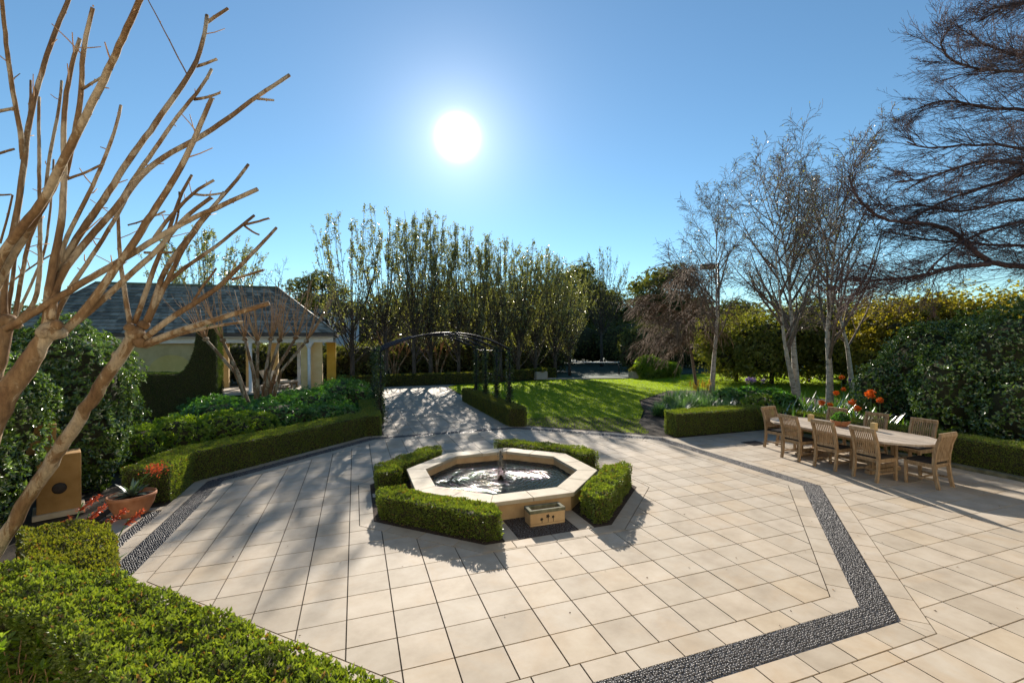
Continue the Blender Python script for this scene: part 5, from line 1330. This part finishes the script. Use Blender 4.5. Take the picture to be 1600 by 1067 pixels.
# ------------------------------------------------------------------ great bare tree at the right
TD = 13.0
bt = empty('bare_elm_tree', tuple(AT(1830, 620, TD) * np.array([1, 1, 0]))); tag(bt, 'great bare tree reaching in from the right edge with sweeping twiggy limbs', 'tree')
tb0 = np.array(bt.location)
ELM = dict(seg=[0, 9, 7, 4], trop=[0, .0, -.01, .05], wob=[0, .05, .06, .08], tap=[0, .3, .35, .5], n=[0, 11, 5], t0=[0, .15, .2], ang=[0, 30, 36], len=[0, .5, .46], fall=[0, .35, .2], rr=[0, .5, .55], rmin=.0036, flat=.75)
tk = MB(); tw0 = AT(1815, 430, TD) - tb0
tk.tube([(0, 0, -.1), (0, 0, 1.2), tw0 * np.array([1, 1, .7]), tw0, tw0 + np.array([.1, 0, 3.5])], [.5, .4, .36, .33, .2], 14); tk.build('trunk', M['elmbark'], bt)
limbs = [(((1815, 440), (1700, 422), (1600, 417), (1545, 412), (1520, 392), (1495, 362), (1470, 352), (1420, 347), (1380, 345), (1340, 315), (1325, 276)), 10.5, 2.0, 0, .4),
         (((1545, 412), (1480, 418), (1440, 432), (1380, 437), (1335, 440)), 6, 1.5, 0, -.6), (((1815, 330), (1700, 318), (1600, 345), (1560, 355), (1510, 372), (1480, 395), (1450, 424)), 7, 1.5, .3, -1.2),
         (((1815, 240), (1700, 232), (1600, 270), (1550, 290), (1500, 303), (1440, 330), (1410, 348)), 8, 1.5, -.3, .9), (((1815, 90), (1700, 100), (1600, 113), (1560, 113), (1500, 102), (1460, 80), (1481, 46)), 6, 1.3, .2, -.8),
         (((1815, 130), (1700, 75), (1600, 87), (1560, 80), (1520, 62), (1515, 48)), 5, 1.3, -.2, 1.2), (((1815, 200), (1700, 185), (1600, 172), (1550, 170), (1500, 160), (1460, 155), (1435, 170)), 7, 1.5, .4, 1.5),
         (((1815, 20), (1720, -30), (1600, 0), (1540, 25), (1525, 36)), 6, 1.4, -.4, -1.2), (((1815, 270), (1700, 250), (1600, 258), (1560, 248), (1500, 258), (1440, 283), (1400, 285)), 8, 1.5, .0, -1.6),
         (((1815, 380), (1700, 390), (1600, 385), (1530, 382), (1450, 374), (1415, 368)), 6, 1.5, -.2, 1.7), (((1815, -60), (1720, -80), (1620, -50), (1540, -10)), 6, 1.6, .2, .5), (((1815, 300), (1700, 290), (1600, 228), (1520, 225), (1440, 235), (1417, 222)), 6, 1.4, .1, .5),
         (((1815, 420), (1700, 350), (1600, 305), (1500, 335), (1420, 315), (1385, 330)), 6, 1.4, .6, 2.2)]
LB = MB(); TB = MB()
for pts, r0, r1, d0, d1 in limbs:
    n = len(pts); seg = np.r_[0, np.cumsum([math.dist(pts[i], pts[i + 1]) for i in range(n - 1)])]; m = n * 4; s = np.linspace(0, seg[-1], m)
    xs = np.interp(s, seg, [p[0] for p in pts]); ys = np.interp(s, seg, [p[1] for p in pts])
    for _ in range(3): xs[1:-1] = (xs[:-2] + 2 * xs[1:-1] + xs[2:]) / 4; ys[1:-1] = (ys[:-2] + 2 * ys[1:-1] + ys[2:]) / 4
    dd = TD + d0 + (d1 - d0) * s / seg[-1]
    P = np.array([AT(x, y, d) for x, y, d in zip(xs, ys, dd)]) - tb0 + RNG.normal(0, .012, (m, 3)); rr = (r0 + (r1 - r0) * (s / seg[-1]) ** .8) / F_PX * dd * .72
    LB.tube(P, rr, 8)
    out = [[], [], [], []]
    for q in range(46):
        i = int(m * (.14 + .85 * (q + RNG.random()) / 46)); i = min(i, m - 2); tg = unit(P[i + 1] - P[i])
        sd = unit(np.cross(tg, RNG.normal(0, 1, 3))); a = R(RNG.uniform(16, 36)); d = tg * math.cos(a) + sd * math.sin(a) * np.array([1, 1, .8])
        grow(P[i], d, RNG.uniform(1.2, 2.6) * (1 - .5 * i / m), max(min(rr[i] * .45, .013), .007), 1, ELM, out)
    for l, k in ((1, 5), (2, 3), (3, 3)):
        for p, r_ in out[l]: TB.tube(p, np.maximum(r_, .0036), k, cap=False)
LB.build('limbs', M['elmbark'], bt); TB.build('twigs', M['elmbark'], bt)

# ------------------------------------------------------------------ right hand planting
bg_ = 'rounded background trees on the right'
for px, D, yt, w, lab, mt in ((1150, 31, 478, 2.6, 'olive green bushy tree right of the weeping tree', 'olivetree'), (1205, 29, 462, 2.7, 'olive green rounded tree left of the forked birch', 'olivetree'), (1262, 30, 452, 2.8, 'olive tree behind the forked birch', 'olivetree'),
                              (1318, 28, 455, 2.8, 'olive tree behind the nearest birch', 'olivetree'), (1378, 25, 450, 2.6, 'golden green tree rising behind the camellias', 'gold'), (1450, 24, 442, 2.8, 'tallest golden green tree behind the camellias', 'gold'), (1530, 23, 437, 2.8, 'golden green tree left of the right edge behind the camellias', 'gold'), (1610, 21, 440, 2.8, 'golden green tree cut by the right edge', 'gold')):
    H = AT(px, yt, D)[2]; lo = rl(9, w * .85, H * .25, H * .8, w * .36, w * .5) + [(0, 0, H * .5, w * .85, w * .75, H * .42), (w * .4, -.3, H * .3, w * .7, w * .6, H * .28), (-w * .4, -.3, H * .3, w * .7, w * .6, H * .28)]
    b0 = AT(px, 560, D); crown_tree('rounded_tree', (b0[0], b0[1], 0), H, lo, lab, mt, 5200, .15, .085, 5, (0, 0), .14, core=.45, shell=.55, group=bg_)
_c = AT(1452, 560, 14.3); shrub('camellia_bush', (_c[0], _c[1], 0), [(0, 0, 1.6, 1.3, 1.25, 1.65), (-.5, .9, 1.0, 1.0, .9, 1.1), (.9, -.8, 1.8, 1.3, 1.2, 1.7), (-.35, -.9, .9, .9, 1.0, 1.0)], 'big glossy camellia behind the far end of the dining table', 'bush', 'cam', 10500, 5, .085, .046, shell=.8)
_c = AT(1605, 560, 11.6); shrub('camellia_bush', (_c[0], _c[1], 0), [(0, 0, 1.8, 1.6, 1.4, 1.85), (-1.1, -.6, 1.0, 1.0, 1.1, 1.1), (-.6, 1.0, 1.3, 1.2, 1.1, 1.4), (.2, -1.6, 1.9, 1.5, 1.3, 1.8), (-.9, -2.0, 1.0, 1.0, 1.2, 1.2)], 'tall glossy camellia cut by the right edge behind the hedge', 'bush', 'cam', 13500, 5, .085, .046, shell=.8)
def clump(name, loc, n, L, W, label, cat, mat, group=None, flowers=(), fmat='orange', spread=.55, arch=.35):
    t = empty(name, loc); tag(t, label, cat, group)
    f = MB()
    for k in range(n):
        a = RNG.random() * 6.28; e = np.array([math.cos(a), math.sin(a), 0]); l = L * RNG.uniform(.6, 1.1); w = W * RNG.uniform(.7, 1.2) / 2; o = np.array([RNG.normal(0, .06), RNG.normal(0, .06), -.03]) * L * 2
        up = RNG.uniform(1 - spread, 1.0); s = np.array([-e[1], e[0], 0]); V = []
        for u_, ww in ((0, .7), (.35, 1), (.7, .85), (1, .05)):
            p = o + e * l * u_ * (1.05 - up * .75) + np.array([0, 0, l * (u_ * up - arch * u_ * u_)]) ; V += [p - s * w * ww, p + s * w * ww]
        f.add(V, [(0, 1, 3, 2), (2, 3, 5, 4), (4, 5, 7, 6)], RNG.random())
    f.build('leaves', M[mat], t)
    for (x, y, z, r_) in flowers:
        s_ = MB(); s_.tube([(x * .2, y * .2, 0), (x * .7, y * .7, z * .6), (x, y, z)], [.012, .010, .008], 5); st_ = s_.build('stem', M['strap'], t)
        q = MB(); P, O = blob_pts(46, (x, y, z), (r_, r_, r_ * .75), .1, 0, -9, .5); rosettes(q, P, O, 3, r_ * .8, r_ * .4, .6); q.ellipsoid((x, y, z), (r_ * .72, r_ * .72, r_ * .6), 8, 6); q.build('flower_head', M[fmat], t)
    return t
cg = 'clivias in the bed behind the dining table'
for k, (px, py, D, r_, lab) in enumerate(((1315, 589, 15.6, .10, 'orange clivia farthest back beside the birch trunk'), (1318, 608, 15.2, .085, 'orange clivia just right of the nearest birch trunk'), (1307, 614, 14.4, .10, 'orange clivia left of the nearest birch trunk base'), (1361, 615, 13.6, .17, 'clivia with the largest bright orange flower head'),
                                          (1375, 625, 13.2, .11, 'paler orange clivia right of the largest flower head'), (1284, 629, 14.2, .11, 'orange clivia leftmost of the bed over the second chair'), (1297, 632, 14.0, .10, 'orange clivia low beside the leftmost flower head'), (1331, 628, 13.4, .12, 'red orange clivia above the potted plant on the table'), (1339, 638, 13.0, .11, 'orange clivia lowest of the bed right above the potted plant'))):
    tip = AT(px, py, D); z = max(tip[2], .5); clump('clivia', (tip[0] + .1, tip[1] + .1, 0), 60, 1.05, .06, lab, 'flower', 'strap', cg, [(-.1, -.1, z, r_ * .62)], arch=.2)
dg = 'leafy perennials in the right hand bed'
for px, py, D, L, lab in ((1262, 640, 14.6, .7, 'strap leaved clump in front of the forked birch'), (1290, 655, 13.4, .6, 'strap leaved clump directly behind the back row of chairs'), (1392, 650, 12.6, .65, 'broad strap leaved clump before the camellia'), (1350, 655, 12.6, .6, 'strap leaved clump behind the right candle'),
                          (1425, 660, 12.0, .6, 'strap leaved clump at the foot of the camellia by the hedge'), (1262, 610, 17, .7, 'strap leaved clump beside the white birch base'), (1490, 680, 10.8, .5, 'grassy clump under the camellia near the right edge'), (1335, 610, 16.5, .8, 'upright strap leaved clump under the leaning birch'), (1230, 650, 14.6, .5, 'pale strap leaved clump at the corner of the hedge')):
    b0 = AT(px, py, D); clump('leafy_perennial', (b0[0], b0[1], 0), 50, L * 1.4, .065, lab, 'plant', 'strap', dg, arch=.2)
for k in range(22):
    b0 = AT(RNG.uniform(1205, 1405), 620, RNG.uniform(13.2, 19.5)); clump('leafy_perennial', (b0[0], b0[1], 0), 48, RNG.uniform(.9, 1.3), .06, 'plain strap leaved clump filling in among the clivias behind the dining table', 'plant', 'strap', 'plain green clumps among the clivias', arch=.2)
gg = 'blue green grassy clumps behind the hedge'
for px, D, L, lab in ((1050, 18.6, .75, 'blue green grassy clump at the curved edge of the lawn'), (1075, 17.4, .75, 'blue green grassy clump left of the thin trunk'), (1100, 17.0, .8, 'blue green grassy clump in front of the slim birch'), (1130, 16.5, .75, 'blue green grassy clump right of the slim birch'), (1062, 16.6, .6, 'low blue green clump just behind the hedge top'), (1092, 19.5, .7, 'blue green clump under the yellow spikes'), (1030, 17.0, .5, 'short blue green clump at the left tip of the bed'), (1120, 19, .8, 'blue green grassy clump at the foot of the slim birch'), (1085, 18.2, .75, 'blue green grassy clump in the middle of the grassy drift'), (1065, 20.5, .7, 'blue green grassy clump farthest along the lawn curve')):
    b0 = AT(px, 620, D); clump('grassy_clump', (b0[0], b0[1], 0), 420, L * 1.45, .022, lab, 'plant', 'bluegrass', gg, spread=.6, arch=.16)
for px, D, lab in ((1085, 20, 'yellow poker flowers left of the slim birch'), (1099, 20.4, 'yellow poker flowers right against the slim birch')):
    b0 = AT(px, 610, D); t = empty('poker_flower', (b0[0], b0[1], 0)); tag(t, lab, 'flower', 'yellow pokers')
    for q in range(6):
        x, y = RNG.normal(0, .12, 2); z = RNG.uniform(.75, 1.05); s_ = MB(); s_.tube([(x * .3, y * .3, 0), (x, y, z)], .008, 4); st_ = s_.build('stem', M['strap'], t)
        f = MB(); P = np.c_[np.full(40, x), np.full(40, y), z + RNG.uniform(-.2, .05, 40)] + RNG.normal(0, .02, (40, 3)); leaves(f, P, .06, .02, np.array([0, 0, -1.0]), .5); f.tube([(x, y, z - .2), (x, y, z + .05)], .015, 5); f.build('flower_head', M['yellowf'], t)
for px, D, s, lab in ((1140, 17.8, .62, 'dark leafy hellebore clump behind the middle of the hedge'), (1168, 18.4, .65, 'dark leafy clump below the purple flowers'), (1205, 17.6, .6, 'dark leafy clump left of the forked birch'), (1222, 16.2, .5, 'glossy leafy clump right behind the far chair')):
    b0 = AT(px, 620, D); shrub('leafy_shrub', (b0[0], b0[1], 0), [(0, 0, .4, s, s * .8, .42), (.3, .2, .4, s * .6, s * .6, .4)], lab, 'shrub', 'gard', 700, 5, .16, .07, dg)
b0 = AT(1185, 630, 16.2); sh = shrub('cream_flowered_shrub', (b0[0], b0[1], 0), [(0, 0, .42, .6, .5, .42)], 'shrub speckled with cream flowers behind the hedge', 'shrub', 'sage', 420, 5, .09, .045)
f = MB(); P, O = blob_pts(120, (0, 0, .45), (.6, .5, .42), .16, 0, .25, .95); rosettes(f, P, O, 5, .06, .04); f.build('flowers', M['cream'], sh)
for px, D, z, lab in ((1170, 18.8, 1.12, 'purple flowers standing above the dark leafy clump'), (1352, 16.5, 1.25, 'mauve flowers beneath the leaning birch')):
    b0 = AT(px, 600, D); t = empty('purple_flower', (b0[0], b0[1], 0)); tag(t, lab, 'flower')
    for q in range(7):
        x, y = RNG.normal(0, .14, 2); s_ = MB(); s_.tube([(x * .2, y * .2, 0), (x, y, z)], .007, 4); st_ = s_.build('stem', M['strap'], t)
        f = MB(); P = np.array([x, y, z]) + RNG.normal(0, .045, (26, 3)); leaves(f, P, .06, .03); f.ellipsoid((x, y, z), (.055, .055, .05), 6, 5); f.build('flower_head', M['mauve'], t)
